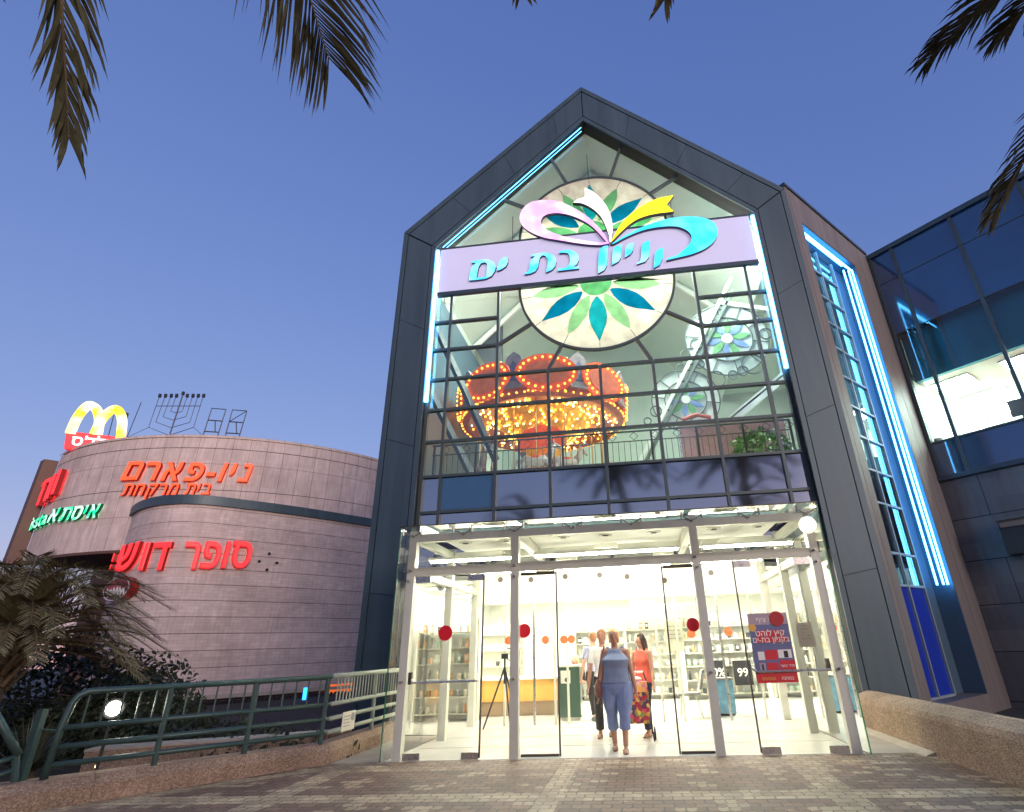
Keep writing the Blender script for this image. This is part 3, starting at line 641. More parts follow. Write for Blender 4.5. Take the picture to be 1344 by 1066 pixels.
dl = door('glass_door', -3.66, -2.50, -3.62, -2.49, -1); dr = door('glass_door', 1.55, 2.72, 2.66, 1.54, 1)
for x0, x1 in ((-2.47, -2.04), (1.06, 1.51)): part('side_light', CLEAR, fn=lambda b: b.pane([(x0, .03), (x1, .03), (x1, 2.62), (x0, 2.62)], FR(.0)))
def slide(x0, x1, edges):
    d = part('sliding_door', CLEAR, fn=lambda b: b.pane([(x0, .03), (x1, .03), (x1, 2.6), (x0, 2.6)], FR(.16)))
    def fr(b):
        for x in edges: b.rect(x-.011, x+.011, .01, 2.62, FR(.16), -.02, .02)
        b.rect(x0, x1, .008, .04, FR(.16), -.018, .018); b.rect(x0, x1, 2.58, 2.63, FR(.16), -.018, .018)
    part('door_frame', DARKM, d, fn=fr); return d
s1 = slide(-1.9, -1.33, (-1.31,)); s2 = slide(.45, .95, (.43,))
def sticker(px, py, Y, r, m, P, nm='warning_disc'):
    p = at_y(px, py, Y); part(nm, m, P, fn=lambda b: b.disc((p.x, p.y, p.z), r, (0, -1, 0), 28, .004))
sticker(584.5, 831, -.012, .115, RED, dl); sticker(688, 828, .14, .105, RED, s1); sticker(909.5, 820, .14, .1, RED, s2)
# inner screen at the mall line
inn = thing('inner_glass_screen', 'inner row of glass doors under a white header with round vents', 'glass screen', (-.5, 3.85, 0))
part('header', WHITEW, inn, fn=lambda b: b.rect(-3.64, 2.7, 2.42, 3.2, FR(3.85), -.1, .05))
for px, py in ((579, 768), (657, 761), (697, 761), (742, 757), (787, 755), (823, 757), (872, 762), (933, 752)):
    p = at_y(px, py, 3.8)
    if 2.5 < p.z < 3.15: 
        v = part('round_vent', STEEL, inn, fn=lambda b: b.disc((p.x, 3.8, p.z), .13, (0, -1, 0), 24, .012))
        part('vent_core', DARKM, v, fn=lambda b: b.disc((p.x, 3.787, p.z), .06, (0, -1, 0), 20, .01))
for x in (-3.0, -2.35, -1.9, -1.62, .35, .78, 1.7, 2.4): part('frame_post', CHROME if x in (-2.35, 1.7) else STEEL, inn, fn=lambda b: b.box((x, 3.83, 1.2), (.045, .05, 2.42)))
IP = []
for x0, x1 in ((-3.6, -3.02), (-2.98, -2.37), (-2.33, -1.92), (-1.88, -1.64), (.37, .76), (.8, 1.68), (1.72, 2.38), (2.42, 2.66)):
    IP.append((x0, x1, part('glass_pane', CLEAR, inn, fn=lambda b: b.pane([(x0, .02), (x1, .02), (x1, 2.41), (x0, 2.41)], FR(3.83)))))
for px, py in ((668, 841), (716, 840), (740, 839.5), (750, 839), (907, 832), (956, 829)): sticker(px, py, 3.8, .085, ORANGE, inn)
# vestibule luminaires
for x, L in ((-2.86, 1.5), (-.48, 2.5), (1.9, 1.5)):
    for y, z in ((.42, 2.92), (2.9, 3.0)):
        f = thing('tube_light', 'bare fluorescent tube light under the glass porch roof', 'tube light', (x, y, z), 'tube lights under the porch roof')
        part('housing', STEEL, f, fn=lambda b: b.box((x, y, z+.04), (L, .1, .05)))
        part('tube', TUBE, f, fn=lambda b: b.tube([(x-L/2+.03, y, z), (x+L/2-.03, y, z)], .022, 8))
for x, y in ((-2.7, 1.5), (-.5, 1.3), (1.8, 1.5), (-1.4, 2.6), (.6, 2.6)):
    f = thing('spotlight', 'small round ceiling spotlight inside the glass porch', 'spotlight', (x, y, 3.1), 'spotlights inside the porch')
    part('housing', STEEL, f, fn=lambda b: b.box((x, y, 3.16), (.42, .42, .08)))
    part('lens', TUBE, f, fn=lambda b: b.disc((x, y, 3.118), .07, (0, 0, -1), 16, .006))
p = at_y(1060, 689, -.25)
f = thing('globe_lamp', 'white globe lamp at the top right corner of the porch', 'lamp', p)
part('globe', sgn('globe_glass', (1, .95, .82), .8), f, True, fn=lambda b: b.ball(p, .13, 20, 14)); part('bracket', STEEL, f, fn=lambda b: b.tube([tuple(p+Vector((.1, .08, .1))), (2.78, -.02, 3.3)], .03, 8))
# notices and posters on the glass
pa = at_y(978, 806, -.02); pb = at_y(1042, 893, -.02)
x0, x1, z0, z1 = pa.x+.02, pa.x+.02+.58, at_y(990, 897, -.02).z, pa.z
pos = thing('sale_poster', 'blue and red summer sale poster on the right glass door', 'poster', (x0, -.03, z0)); FP = FR(-.03); H_ = z1-z0
part('sheet', mat('poster_blue', (.13, .14, .27), .45, var=.15, vscale=3), pos, fn=lambda b: b.rect(x0, x1, z0, z1, FP, 0, .006))
def pr(nm, a, c, e, f_, m, d=.009): part(nm, m, pos, fn=lambda b: b.rect(x0+(x1-x0)*a, x0+(x1-x0)*c, z0+H_*e, z0+H_*f_, FP, .006, d))
CRIM = mat('poster_red', (.62, .02, .03), .5); MAUVE = mat('poster_mauve', (.42, .33, .36), .5); GOLD = mat('poster_gold', (.8, .42, .08), .5); WT = mat('poster_white', (.85, .8, .72), .5)
pr('top_band', 0, 1, .83, 1, MAUVE); pr('bottom_band', 0, 1, 0, .13, CRIM); pr('red_box', .3, .6, .32, .46, CRIM); pr('red_box', .62, 1.0, .15, .31, CRIM); pr('red_box', .3, .58, .15, .28, CRIM)
pr('photo', .12, .28, .32, .44, WT); pr('photo', .62, .95, .34, .46, WT); pr('photo', .12, .27, .15, .28, MAUVE); pr('gold_bar', .05, .98, .135, .15, GOLD); pr('title_back', .2, .82, .655, .745, CRIM); pr('title_back', .12, .9, .565, .65, CRIM)
part('sun_mark', GOLD, pos, fn=lambda b: b.disc((x0+.05, -.037, z0+H_*.79), .055, (0, -1, 0), 20, .003))
def pt(s, fx, fz, sz, m, ex=.001, bold=.012): text('lettering', s, sz, (Vector((x0+(x1-x0)*fx, -.0395, z0+H_*fz)), Vector((1, 0, 0)), Vector((0, 0, 1)), Vector((0, -1, 0))), m, pos, ex, bold)
pt(heb('לוז ציף'), .45, .9, .1, WT); pt(heb('קיץ לוהט'), .5, .7, .115, WT, bold=.02); pt(heb('בקניון בת-ים'), .5, .605, .105, WT, bold=.02); pt(heb('מבצעים'), .3, .06, .06, GOLD); pt(heb('במתנה'), .75, .06, .06, WT); pt(heb('חדר כושר'), .8, .23, .05, WT)
part('figure_mark', BLACK, pos, fn=lambda b: b.rect(x0+.44, x0+.5, z0+H_*.345, z0+H_*.44, FP, .009, .011)); part('figure_mark', BLACK, pos, fn=lambda b: b.rect(x0+.1, x0+.125, z0+H_*.16, z0+H_*.26, FP, .006, .011))
p = at_y(1019, 812, -.045); part('warning_disc', mat('dark_red_disc', (.42, .01, .015), .5), pos, fn=lambda b: b.disc((p.x, -.05, p.z), .105, (0, -1, 0), 28, .004))
p = at_y(1057, 833, .06); no = thing('paper_notice', 'single white paper notice taped to the glass right of the poster', 'notice', p)
part('sheet', mat('notice_paper', (.62, .58, .45), .7), no, fn=lambda b: b.rect(p.x-.115, p.x+.115, p.z-.17, p.z+.17, FR(.06), 0, .004))
for k, (dx, wd) in enumerate(((0, .06), (0, .12), (-.03, .05), (.05, .05), (0, .14))): part('text_line', mat('faint_ink', (.3, .27, .22), .8), no, fn=lambda b: b.rect(p.x+dx-wd/2, p.x+dx+wd/2, p.z+.12-.045*k, p.z+.126-.045*k, FR(.055), 0, .002))

# ------------------------------------------------------------------ SHOP FITTINGS
def on_floor(px, py): q = at_z(px, py, .006); return q
rng = random.Random(3)
GOODS = [mat('goods_%s' % n, c, .5) for n, c in (('cream', (.75, .7, .55)), ('grey', (.35, .36, .33)), ('green', (.3, .42, .3)), ('orange', (.75, .4, .2)), ('tan', (.6, .45, .3)), ('black', (.06, .06, .06)))]
def bottle(): b = MB(); b.rings([(0, 0, 0, .035, .035), (0, 0, .14, .037, .037), (0, 0, .17, .014, .014), (0, 0, .22, .014, .014)], 8); return b
def carton(): b = MB(); b.box((0, 0, .09), (.1, .07, .18)); b.box((0, -.0355, .1), (.06, .003, .08), mi=1); return b
def tub(): b = MB(); b.rings([(0, 0, 0, .05, .05), (0, 0, .1, .055, .055), (0, 0, .105, .06, .06), (0, 0, .13, .06, .06)], 10); return b
PROTO = {}
def good(kind, ci, loc):
    key = (kind, ci)
    lab = {'bottle': 'small %s bottle standing on the white shop shelves', 'carton': 'small %s carton standing on the white shop shelves', 'tub': 'low %s tub standing on the white shop shelves'}[kind] % ('cream', 'grey', 'green', 'orange', 'tan', 'black')[ci]
    if key not in PROTO:
        o = {'bottle': bottle, 'carton': carton, 'tub': tub}[kind]().build(kind, [GOODS[ci], WHITEW]); PROTO[key] = o
    else: o = PROTO[key].copy(); COL.objects.link(o)
    o.location = loc; tag(o, lab, kind, 'goods on the shop shelves'); return o
def shelf_unit(x, y, wd, nz, label, hs=2.2):
    t = thing('shelving_unit', label, 'shelves', (x, y, 0))
    for s in (-1, 1): part('side_panel', STEEL, t, fn=lambda b: b.box((x+s*wd/2, y, hs/2), (.03, .36, hs)))
    part('back_panel', WHITEW, t, fn=lambda b: b.box((x, y+.17, hs/2), (wd-.04, .02, hs)))
    for k in range(nz):
        z = .15+(hs-.45)*k/(nz-1); part('shelf', STEEL, t, fn=lambda b: b.box((x, y-.01, z), (wd-.034, .32, .025)))
        n = int(wd/.17); kind = rng.choice(['bottle', 'carton', 'tub', 'bottle'])
        for j in range(n):
            if rng.random() < .12: continue
            if rng.random() < .3: kind = rng.choice(['bottle', 'carton', 'tub'])
            good(kind, rng.choice([0, 0, 0, 1, 2, 3, 4, 5]), (x-wd/2+.12+(wd-.24)*j/max(1, n-1), y-.06, z+.0135))
shelf_unit(-1.25, 9.2, 1.5, 6, 'white shelving unit behind the walking shoppers, left of centre')
shelf_unit(.3, 9.2, 1.5, 6, 'white shelving unit straight behind the girl in coral')
shelf_unit(2.3, 8.6, 2.2, 6, 'white shelving unit behind the chair and blue box')
shelf_unit(4.7, 8.6, 2.2, 6, 'white shelving unit at the far right behind the poster')
shelf_unit(-4.65, 5.0, 1.5, 6, 'white shelving unit nearest the porch on the left side')
shelf_unit(-4.4, 8.6, 1.8, 5, 'white shelving unit at the far left of the shop hall')
# shop sign boards
p = at_y(868, 797, 8.2)
sg = thing('shop_sign', 'grey shop sign board reading Gentlem above the shelves', 'sign', p)
part('board', mat('sign_grey', (.3, .3, .27), .6), sg, fn=lambda b: b.box((p.x, p.y, p.z), (1.9, .06, .62)))
text('lettering', 'Gentlem', .42, (Vector((p.x+.25, p.y-.04, p.z+.03)), Vector((1, 0, 0)), Vector((0, 0, 1)), Vector((0, -1, 0))), PAPER, sg, .005, .02)
p = at_y(885, 835, 5.2)
sg = thing('information_board', 'pale olive information board on a post left of the slanted door', 'board', (p.x, 5.2, 0))
part('board', mat('board_olive', (.5, .5, .38), .6), sg, fn=lambda b: b.box((p.x, 5.2, p.z), (.42, .03, .66))); part('pole', STEEL, sg, fn=lambda b: b.box((p.x, 5.23, (p.z+.2)/2), (.04, .03, p.z+.2)))
for k in range(4): part('text_line', mat('board_ink', (.3, .3, .24), .7), sg, fn=lambda b: b.box((p.x, 5.18, p.z+.22-.09*k), (.3, .004, .02)))
# camera tripod
p = on_floor(655, 957)
t = thing('tripod', 'black camera tripod standing in the porch by the left post', 'tripod', (p.x, p.y, 0))
top = Vector((p.x+.1, p.y, 1.12))
for a in (200, 330, 85): part('leg', BLACK, t, fn=lambda b: b.tube([tuple(top), (top.x+.42*math.cos(R(a)), top.y+.42*math.sin(R(a)), .02)], [.022, .014], 6))
part('column', BLACK, t, fn=lambda b: b.tube([tuple(top-Vector((0, 0, .3))), tuple(top+Vector((0, 0, .18)))], .02, 8)); part('head', BLACK, t, fn=lambda b: (b.box(tuple(top+Vector((0, 0, .22))), (.13, .1, .1)), b.tube([tuple(top+Vector((0, 0, .2))), tuple(top+Vector((.32, -.1, .02)))], .01, 6)))
# orange counter
p = on_floor(690, 940)
c = thing('display_counter', 'long orange fronted display counter at the left of the hall', 'counter', (-3.2, 5.9, 0))
part('base', mat('counter_tan', (.45, .33, .22), .6), c, fn=lambda b: b.box((-3.2, 6.0, .16), (2.5, .6, .31))); part('front', mat('counter_orange', (.8, .42, .1), .5, var=.15, vscale=4), c, fn=lambda b: b.box((-3.2, 5.95, .55), (2.6, .75, .46))); part('top', WHITEW, c, fn=lambda b: b.box((-3.2, 5.97, .81), (2.7, .85, .05)))
part('glass_cover', CLEAR, c, fn=lambda b: b.quad((-4.5, 5.6, .84), (-1.9, 5.6, .84), (-1.9, 5.75, 1.2), (-4.5, 5.75, 1.2)))
# dark green kiosk with seated person's notice
k0 = on_floor(735, 950); k1 = on_floor(762, 950)
ky = 4.5; kx0, kx1 = at_y(735, 945, ky).x, at_y(763, 945, ky).x
k = thing('kiosk_desk', 'dark green glass fronted kiosk desk with a notice, left of the doorway', 'kiosk', ((kx0+kx1)/2, ky, 0)); KG = mat('kiosk_green', (.06, .11, .08), .25)
part('body', KG, k, fn=lambda b: b.box(((kx0+kx1)/2, ky+.25, .56), (kx1-kx0, .5, 1.0))); part('top', STEEL, k, fn=lambda b: b.box(((kx0+kx1)/2, ky+.25, 1.08), (kx1-kx0+.06, .56, .04))); part('plinth', STEEL, k, fn=lambda b: b.box(((kx0+kx1)/2, ky+.25, .035), (kx1-kx0-.04, .46, .05)))
kn = part('notice', PAPER, k, fn=lambda b: b.box((kx0+.15, ky-.008, .86), (.22, .008, .26))); part('emblem', KG, kn, fn=lambda b: b.disc((kx0+.18, ky-.0135, .8), .05, (0, -1, 0), 16, .003))
# chair
p = on_floor(908, 942); cx, cyy = p.x, p.y
ch = thing('visitor_chair', 'grey visitor chair with thin metal legs behind the slanted glass door', 'chair', (cx, cyy, 0)); CG = mat('chair_grey', (.3, .3, .27), .7)
part('seat', CG, ch, fn=lambda b: b.box((cx, cyy, .46), (.46, .44, .05))); part('backrest', CG, ch, fn=lambda b: b.prism([(.21, .55), (.27, .55), (.36, .92), (.31, .92)], (Vector((cx, cyy, 0)), Vector((1, 0, 0)), Vector((0, 0, 1)), Vector((0, 1, 0))), -.21, .21))
for sx_ in (-1, 1):
    for sy_ in (-1, 1): part('leg', CHROME, ch, fn=lambda b: b.tube([(cx+sx_*.14, cyy+sy_*.19, .44), (cx+sx_*.24, cyy+sy_*.2, .01)], .011, 6))
for sy_ in (-1, 1): part('back_tube', CHROME, ch, fn=lambda b: b.tube([(cx+.16, cyy+sy_*.2, .45), (cx+.3, cyy+sy_*.2, .78)], .011, 6))
# blue box
bx0, bx1 = at_y(938, 940, 4.6).x, at_y(968, 940, 4.6).x; bt = at_y(950, 893, 4.6).z
bb = thing('recycling_box', 'tall pale blue box with grey lid beside the chair', 'box', ((bx0+bx1)/2, 4.6, 0))
part('body', mat('box_blue', (.16, .36, .5), .5, var=.25, vscale=8), bb, fn=lambda b: b.box(((bx0+bx1)/2, 4.85, .04+(bt-.04)/2), (bx1-bx0, .45, bt-.05))); part('lid', CG, bb, fn=lambda b: b.box(((bx0+bx1)/2, 4.85, bt+.025), (bx1-bx0+.04, .5, .035))); part('foot', BLACK, bb, fn=lambda b: b.box(((bx0+bx1)/2, 4.85, .022), (bx1-bx0-.06, .4, .03)))
# price posters on the shelves' front
for i, (px, s, lb) in enumerate(((940, '50%', 'small black price poster reading 50% above the blue box'), (975, '99', 'small black price poster reading 99 right of the blue box'))):
    p = at_y(px, 883, 8.3); q = thing('price_poster', lb, 'poster', p)
    part('sheet', BLACK, q, fn=lambda b: b.box(tuple(p), (.5, .02, .62))); text('lettering', s, .3, (p+Vector((0, -.02, 0)), Vector((1, 0, 0)), Vector((0, 0, 1)), Vector((0, -1, 0))), PAPER, q, .003, .02)

# ------------------------------------------------------------------ UPPER HALL behind the glass
g = MB(); g.prism([(-5.6, 3.0), (4.5, 3.0), (8.7, 7.2), (8.7, 15.9), (-5.6, 15.9)], XY, 5.0, 5.12); g.build('gallery_floor', TILE, kind='structure')
# balustrade
bal = thing('balustrade', 'iron balustrade with diamond pattern along the upper gallery', 'balustrade', (-.5, 3.3, 5.12)); IR = mat('iron_grey', (.07, .075, .07), .5, .3)
part('handrail', IR, bal, fn=lambda b: (b.tube([(-4.8, 3.3, 6.2), (3.9, 3.3, 6.2)], .026, 8), b.tube([(-4.8, 3.3, 5.95), (3.9, 3.3, 5.95)], .014, 6), b.tube([(-4.8, 3.3, 5.2), (3.9, 3.3, 5.2)], .018, 6)))
for i in range(9):
    x = -4.75+i*1.08; part('post', IR, bal, fn=lambda b: b.tube([(x, 3.3, 5.12), (x, 3.3, 6.2)], .03, 6))
def bars(b):
    for i in range(61):
        x = -4.7+i*.142; b.tube([(x, 3.3, 5.2), (x, 3.3, 5.95)], .0075, 5, cap=False)
    for i in range(17):
        x = -4.45+i*.52; s = .1
        for a, c in (((-s, 0), (0, s)), ((0, s), (s, 0)), ((s, 0), (0, -s)), ((0, -s), (-s, 0))): b.tube([(x+a[0], 3.3, 6.075+a[1]), (x+c[0], 3.3, 6.075+c[1])], .0075, 5, cap=False)
part('infill_bars', IR, bal, fn=bars)
# added, unseen lights to brighten the hall (hung under the roof) and side lamps
for x, y, z in ((-3.1, 4.6, 12.6), (-.5, 4.7, 12.7), (2.1, 4.6, 12.6), (3.0, 5.4, 12.7), (-2.3, 6.6, 13.5), (1.4, 6.6, 13.5)):
    f = thing('added_hall_light', 'added flat white light hidden under the upper hall roof', 'pendant light', (x, y, z), 'added lights under the hall roof')
    part('housing', STEEL, f, fn=lambda b: b.box((x, y, z+.06), (1.6, .8, .06))); part('diffuser', emit('added_hall_diffuser', (.97, 1, .92), 21) if 'added_hall_diffuser' not in MATS else MATS['added_hall_diffuser'], f, fn=lambda b: b.box((x, y, z), (1.5, .7, .05)))
    part('cord', DARKM, f, fn=lambda b: b.tube([(x, y, z+.09), (x, y, 17.2-abs(x+.5)*.97)], .012, 6))
p = at_y(690, 239, 3.6); f = thing('roof_spotlight', 'bright spotlight shining under the left gable slope', 'spotlight', p)
part('housing', STEEL, f, fn=lambda b: b.box(tuple(p+Vector((0, .1, 0))), (.22, .15, .16))); part('lens', TUBE, f, fn=lambda b: b.disc(tuple(p+Vector((0, .02, 0))), .07, (0, -1, -.3), 16, .01))
# dark roof beams on the left and white trusses
DB = mat('dark_roof_beam', (.1, .11, .12), .6); WB = mat('white_truss', (.85, .87, .8), .5)
for q0, q1, Y in (((570, 425), (640, 580), 4.6), ((625, 420), (690, 590), 13), ((575, 535), (612, 610), 4.4)):
    a, c = at_y(*q0, Y), at_y(*q1, Y); d = (c-a).normalized(); a = a-d*1.2
    q = MB(); q.tube([tuple(a), tuple(c+d*.6)], .11 if Y < 10 else .3, 4); q.build('roof_beam', DB, gab)
for x0, x1 in ((-5.62, -.47), (4.7, -.47)):
    for Y in (5.6, 8.8): part('roof_truss', WB, gab, fn=lambda b: b.tube([(x0, Y, 12.2), (x1, Y, 17.2)], .11, 6))
for L_ in (((600, 405), (660, 395), (660, 490), (637, 480), (621, 452)), ((578, 440), (612, 497), (566, 505))):
    P_ = [at_y(*q, 9.2) for q in L_]; part('inner_panel', DB, gab, fn=lambda b: b.prism([(p.x, p.z) for p in P_], FR(9.2), -.05, .05))
# blue-grey glazed wall on the left inside
m = MB(); m.box((-5.6, 7, 8.6), (.08, 7.6, 6.8)); m.build('inner_wall', mat('inner_blue_wall', (.1, .16, .2), .4, var=.3, vscale=.6), gab)
# ornamental truss with stained glass, right
YT = 6.0; FT = FR(YT)
orn = thing('ornamental_truss', 'white ornamental roof truss with stained glass flowers behind the right panes', 'truss', (3, YT, 8))
def T(px, py): p = at_y(px, py, YT); return (p.x, p.z)
SPR = mat('tracery_grey', (.13, .16, .14), .5)
def bar(a, c, wd, m=WB, nm='chord', d=.06):
    a, c = Vector(T(*a)), Vector(T(*c)); t_ = (c-a).normalized(); n = Vector((-t_.y, t_.x))*wd/2
    part(nm, m, orn, fn=lambda b: b.prism([tuple(a+n), tuple(a-n), tuple(c-n), tuple(c+n)], FT, -d, d))
bar((812, 662), (960, 365), .1); bar((820, 660), (962, 382), .1, SPR); bar((826, 664), (1060, 468), .26); bar((830, 655), (1056, 470), .05, SPR); bar((945, 398), (1048, 412), .14)
def ring(c, r, wd=.03, m=SPR):
    x, z = T(*c); n = 36
    part('ring', m, orn, fn=lambda b: b.prism([(x+(r)*math.cos(2*math.pi*k/n), z+r*math.sin(2*math.pi*k/n)) for k in range(n+1)]+[(x+(r-wd)*math.cos(2*math.pi*k/n), z+(r-wd)*math.sin(2*math.pi*k/n)) for k in range(n, -1, -1)], FT, -.02, .02))
BLUP = frosted('blue_petal_glass', (.42, .58, .9), .5); GRP = frosted('leaf_petal_glass', (.36, .7, .36), .5); MINT = frosted('mint_glass', (.85, .93, .88), .5)
for (c, r, half) in (((954, 445), 1.28, 0), ((900, 525), 1.02, 1)):
    x, z = T(*c)
    part('backing', MINT, orn, fn=lambda b: b.disc((x, YT+.03, z), r, (0, -1, 0), 36, .01))
    ring(c, r); ring(c, r*.62)
    part('hub', WHITEW, orn, fn=lambda b: b.disc((x, YT-.02, z), r*.13, (0, -1, 0), 20, .03))
    for k in range(10):
        an = R(36*k+8); d = Vector((math.cos(an), math.sin(an))); n = Vector((-d.y, d.x))
        L = [(.13, 0), (.25, .07), (.36, .085), (.46, .05), (.58, 0)]
        part('petal', BLUP if k % 2 else GRP, orn, fn=lambda b: b.prism([(x+r*(d.x*a+n.x*w_), z+r*(d.y*a+n.y*w_)) for a, w_ in L]+[(x+r*(d.x*a-n.x*w_), z+r*(d.y*a-n.y*w_)) for a, w_ in L[-2:0:-1]], FT, -.01, .015))
        e = Vector((math.cos(an+.31), math.sin(an+.31))); part('spoke', SPR, orn, fn=lambda b: b.tube([(x+e.x*r*.62, YT, z+e.y*r*.62), (x+e.x*r*.98, YT, z+e.y*r*.98)], .016, 5))
for c, r in (((946, 402), .14), ((996, 408), .2), ((1005, 438), .2), ((914, 452), .2), ((918, 478), .16), ((893, 483), .15), ((988, 478), .34), ((940, 498), .28), ((962, 492), .15), ((975, 487), .17), ((861, 540), .18), ((850, 553), .12), ((905, 468), .3)): ring(c, r, .03)
# shop front, kiosk and plants on the gallery
p0, p1 = at_y(900, 620, 5.2), at_y(948, 560, 5.2)
kio = thing('gallery_kiosk', 'dusty pink kiosk wall behind the gallery balustrade', 'kiosk', (p0.x, 5.2, 5.12)); PKW = mat('pink_wall', (.42, .22, .22), .6, var=.15)
part('wall', PKW, kio, fn=lambda b: b.box(((p0.x+4.4)/2, 5.4, 6.15), (4.4-p0.x, .12, 2.05))); part('arch_top', mat('kiosk_red', (.5, .12, .1), .5), kio, fn=lambda b: b.tube([(p0.x+.1, 5.3, 7.2), (p0.x+.5, 5.3, 7.32), (p0.x+.9, 5.3, 7.2)], .06, 8)); part('post', CHROME, kio, fn=lambda b: b.box((p0.x-.03, 5.35, 6.15), (.06, .06, 2.06)))
def leaf_ball(name, c, r, n, size, m, parent, seed=1, flat=1.0, **kw):
    rg = random.Random(seed); b = MB()
    for _ in range(n):
        while True:
            q = Vector((rg.uniform(-1, 1), rg.uniform(-1, 1), rg.uniform(-1, 1)))
            if q.length < 1: break
        q = q.normalized()*(q.length**.5); p = Vector(c)+Vector((q.x*r[0], q.y*r[1], q.z*r[2]))
        u = Vector((rg.gauss(0, 1), rg.gauss(0, 1), rg.gauss(0, 1)*flat)).normalized(); v = u.cross(Vector((rg.gauss(0, 1), rg.gauss(0, 1), rg.gauss(0, 1)))).normalized()
        s = size*rg.uniform(.6, 1.4); b._add([p, p+u*s*.5+v*s*.22, p+u*s, p+u*s*.5-v*s*.22], [(0, 1, 2, 3)])
    return b.build(name, m, parent, **kw)
p = at_y(1000, 590, 4.6)
pl_ = thing('gallery_plant', 'leafy green potted plant behind the right end of the balustrade', 'plant', (p.x, 4.6, 5.12)); 
part('planter', BROWN, pl_, fn=lambda b: b.box((p.x, 4.6, 5.32), (1.2, .5, .4))); leaf_ball('foliage', (p.x, 4.55, 5.95), (.75, .35, .5), 700, .16, mat('indoor_leaf', (.09, .2, .04), .5, var=.4), pl_, 4)

# ------------------------------------------------------------------ CAROUSEL
CXc, CYc, CRc = -2.6, 7.3, 2.75
car = thing('carousel', 'brightly lit fairground carousel with orange bulb panels on the upper gallery', 'carousel', (CXc, CYc, 5.12))
CRM = mat('carousel_maroon', (.13, .05, .045), .45, var=.3, vscale=3); CPK = mat('carousel_cream', (.3, .23, .24), .5, var=.25, vscale=5); CRO = mat('carousel_orange', (.6, .09, .02), .5, var=.35, vscale=5, emit=.1, ecol=(1, .1, .015)); CRP = mat('carousel_red_panel', (.42, .09, .045), .5, var=.3, vscale=5, emit=.06, ecol=(1, .2, .05)); BULB = emit('warm_bulb', (1, .36, .03), 1.5); BULBW = emit('white_bulb', (1, .6, .16), 2.2); BULBT = emit('teal_bulb', (.4, 1, .9), 1); GOLDM = mat('carousel_gold', (.75, .36, .04), .3, .6, var=.35, vscale=6, emit=.07, ecol=(1, .42, .03))  # orange, red and gold paint emits a little, imitating the bulbs' glow
part('platform', CRM, car, fn=lambda b: b.rings([(CXc, CYc, 5.13, 2.6, 2.6), (CXc, CYc, 5.42, 2.6, 2.6), (CXc, CYc, 5.45, 2.55, 2.55)], 48))
part('column', GOLDM, car, fn=lambda b: b.rings([(CXc, CYc, 5.45, .6, .6), (CXc, CYc, 6.6, .55, .55), (CXc, CYc, 7.5, .6, .6), (CXc, CYc, 7.8, 1.0, 1.0), (CXc, CYc, 8.33, 1.7, 1.7)], 16))
part('canopy', mat('carousel_rim', (.3, .1, .05), .45, var=.4, vscale=4, emit=.035, ecol=(1, .16, .03)), car, fn=lambda b: b.rings([(CXc, CYc, 8.35, 1.5, 1.5), (CXc, CYc, 8.1, 2.45, 2.45), (CXc, CYc, 8.15, 2.62, 2.62), (CXc, CYc, 9.2, 2.7, 2.7), (CXc, CYc, 9.75, .3, .3)], 48))  # rim emission added for bulb glow on the paint
rb = random.Random(11)
def bl(b, lst, r=.035):
    for q in lst: b.ball(q, r, 6, 4)
und = []
for _ in range(420):
    a = rb.uniform(0, 2*math.pi); rr = rb.uniform(.85, 2.4); z = 8.32-(rr-1.5)*.22 if rr > 1.55 else 7.65+(rr-.85)*.8
    und.append((CXc+rr*math.cos(a), CYc+rr*math.sin(a), z-.06))
part('ceiling_bulbs', BULBW, car, fn=lambda b: bl(b, und[:180], .034)); part('ceiling_bulbs', BULB, car, fn=lambda b: bl(b, und[180:390], .036)); part('ceiling_bulbs', BULBT, car, fn=lambda b: bl(b, und[390:], .03))
for zz, rr_, nn_ in ((8.17, 2.66, 70), (9.22, 2.74, 60)): part('rim_bulbs', BULB, car, fn=lambda b: bl(b, [(CXc+rr_*math.cos(2*math.pi*k/nn_), CYc+rr_*math.sin(2*math.pi*k/nn_), zz) for k in range(nn_)], .03))
NP = 9
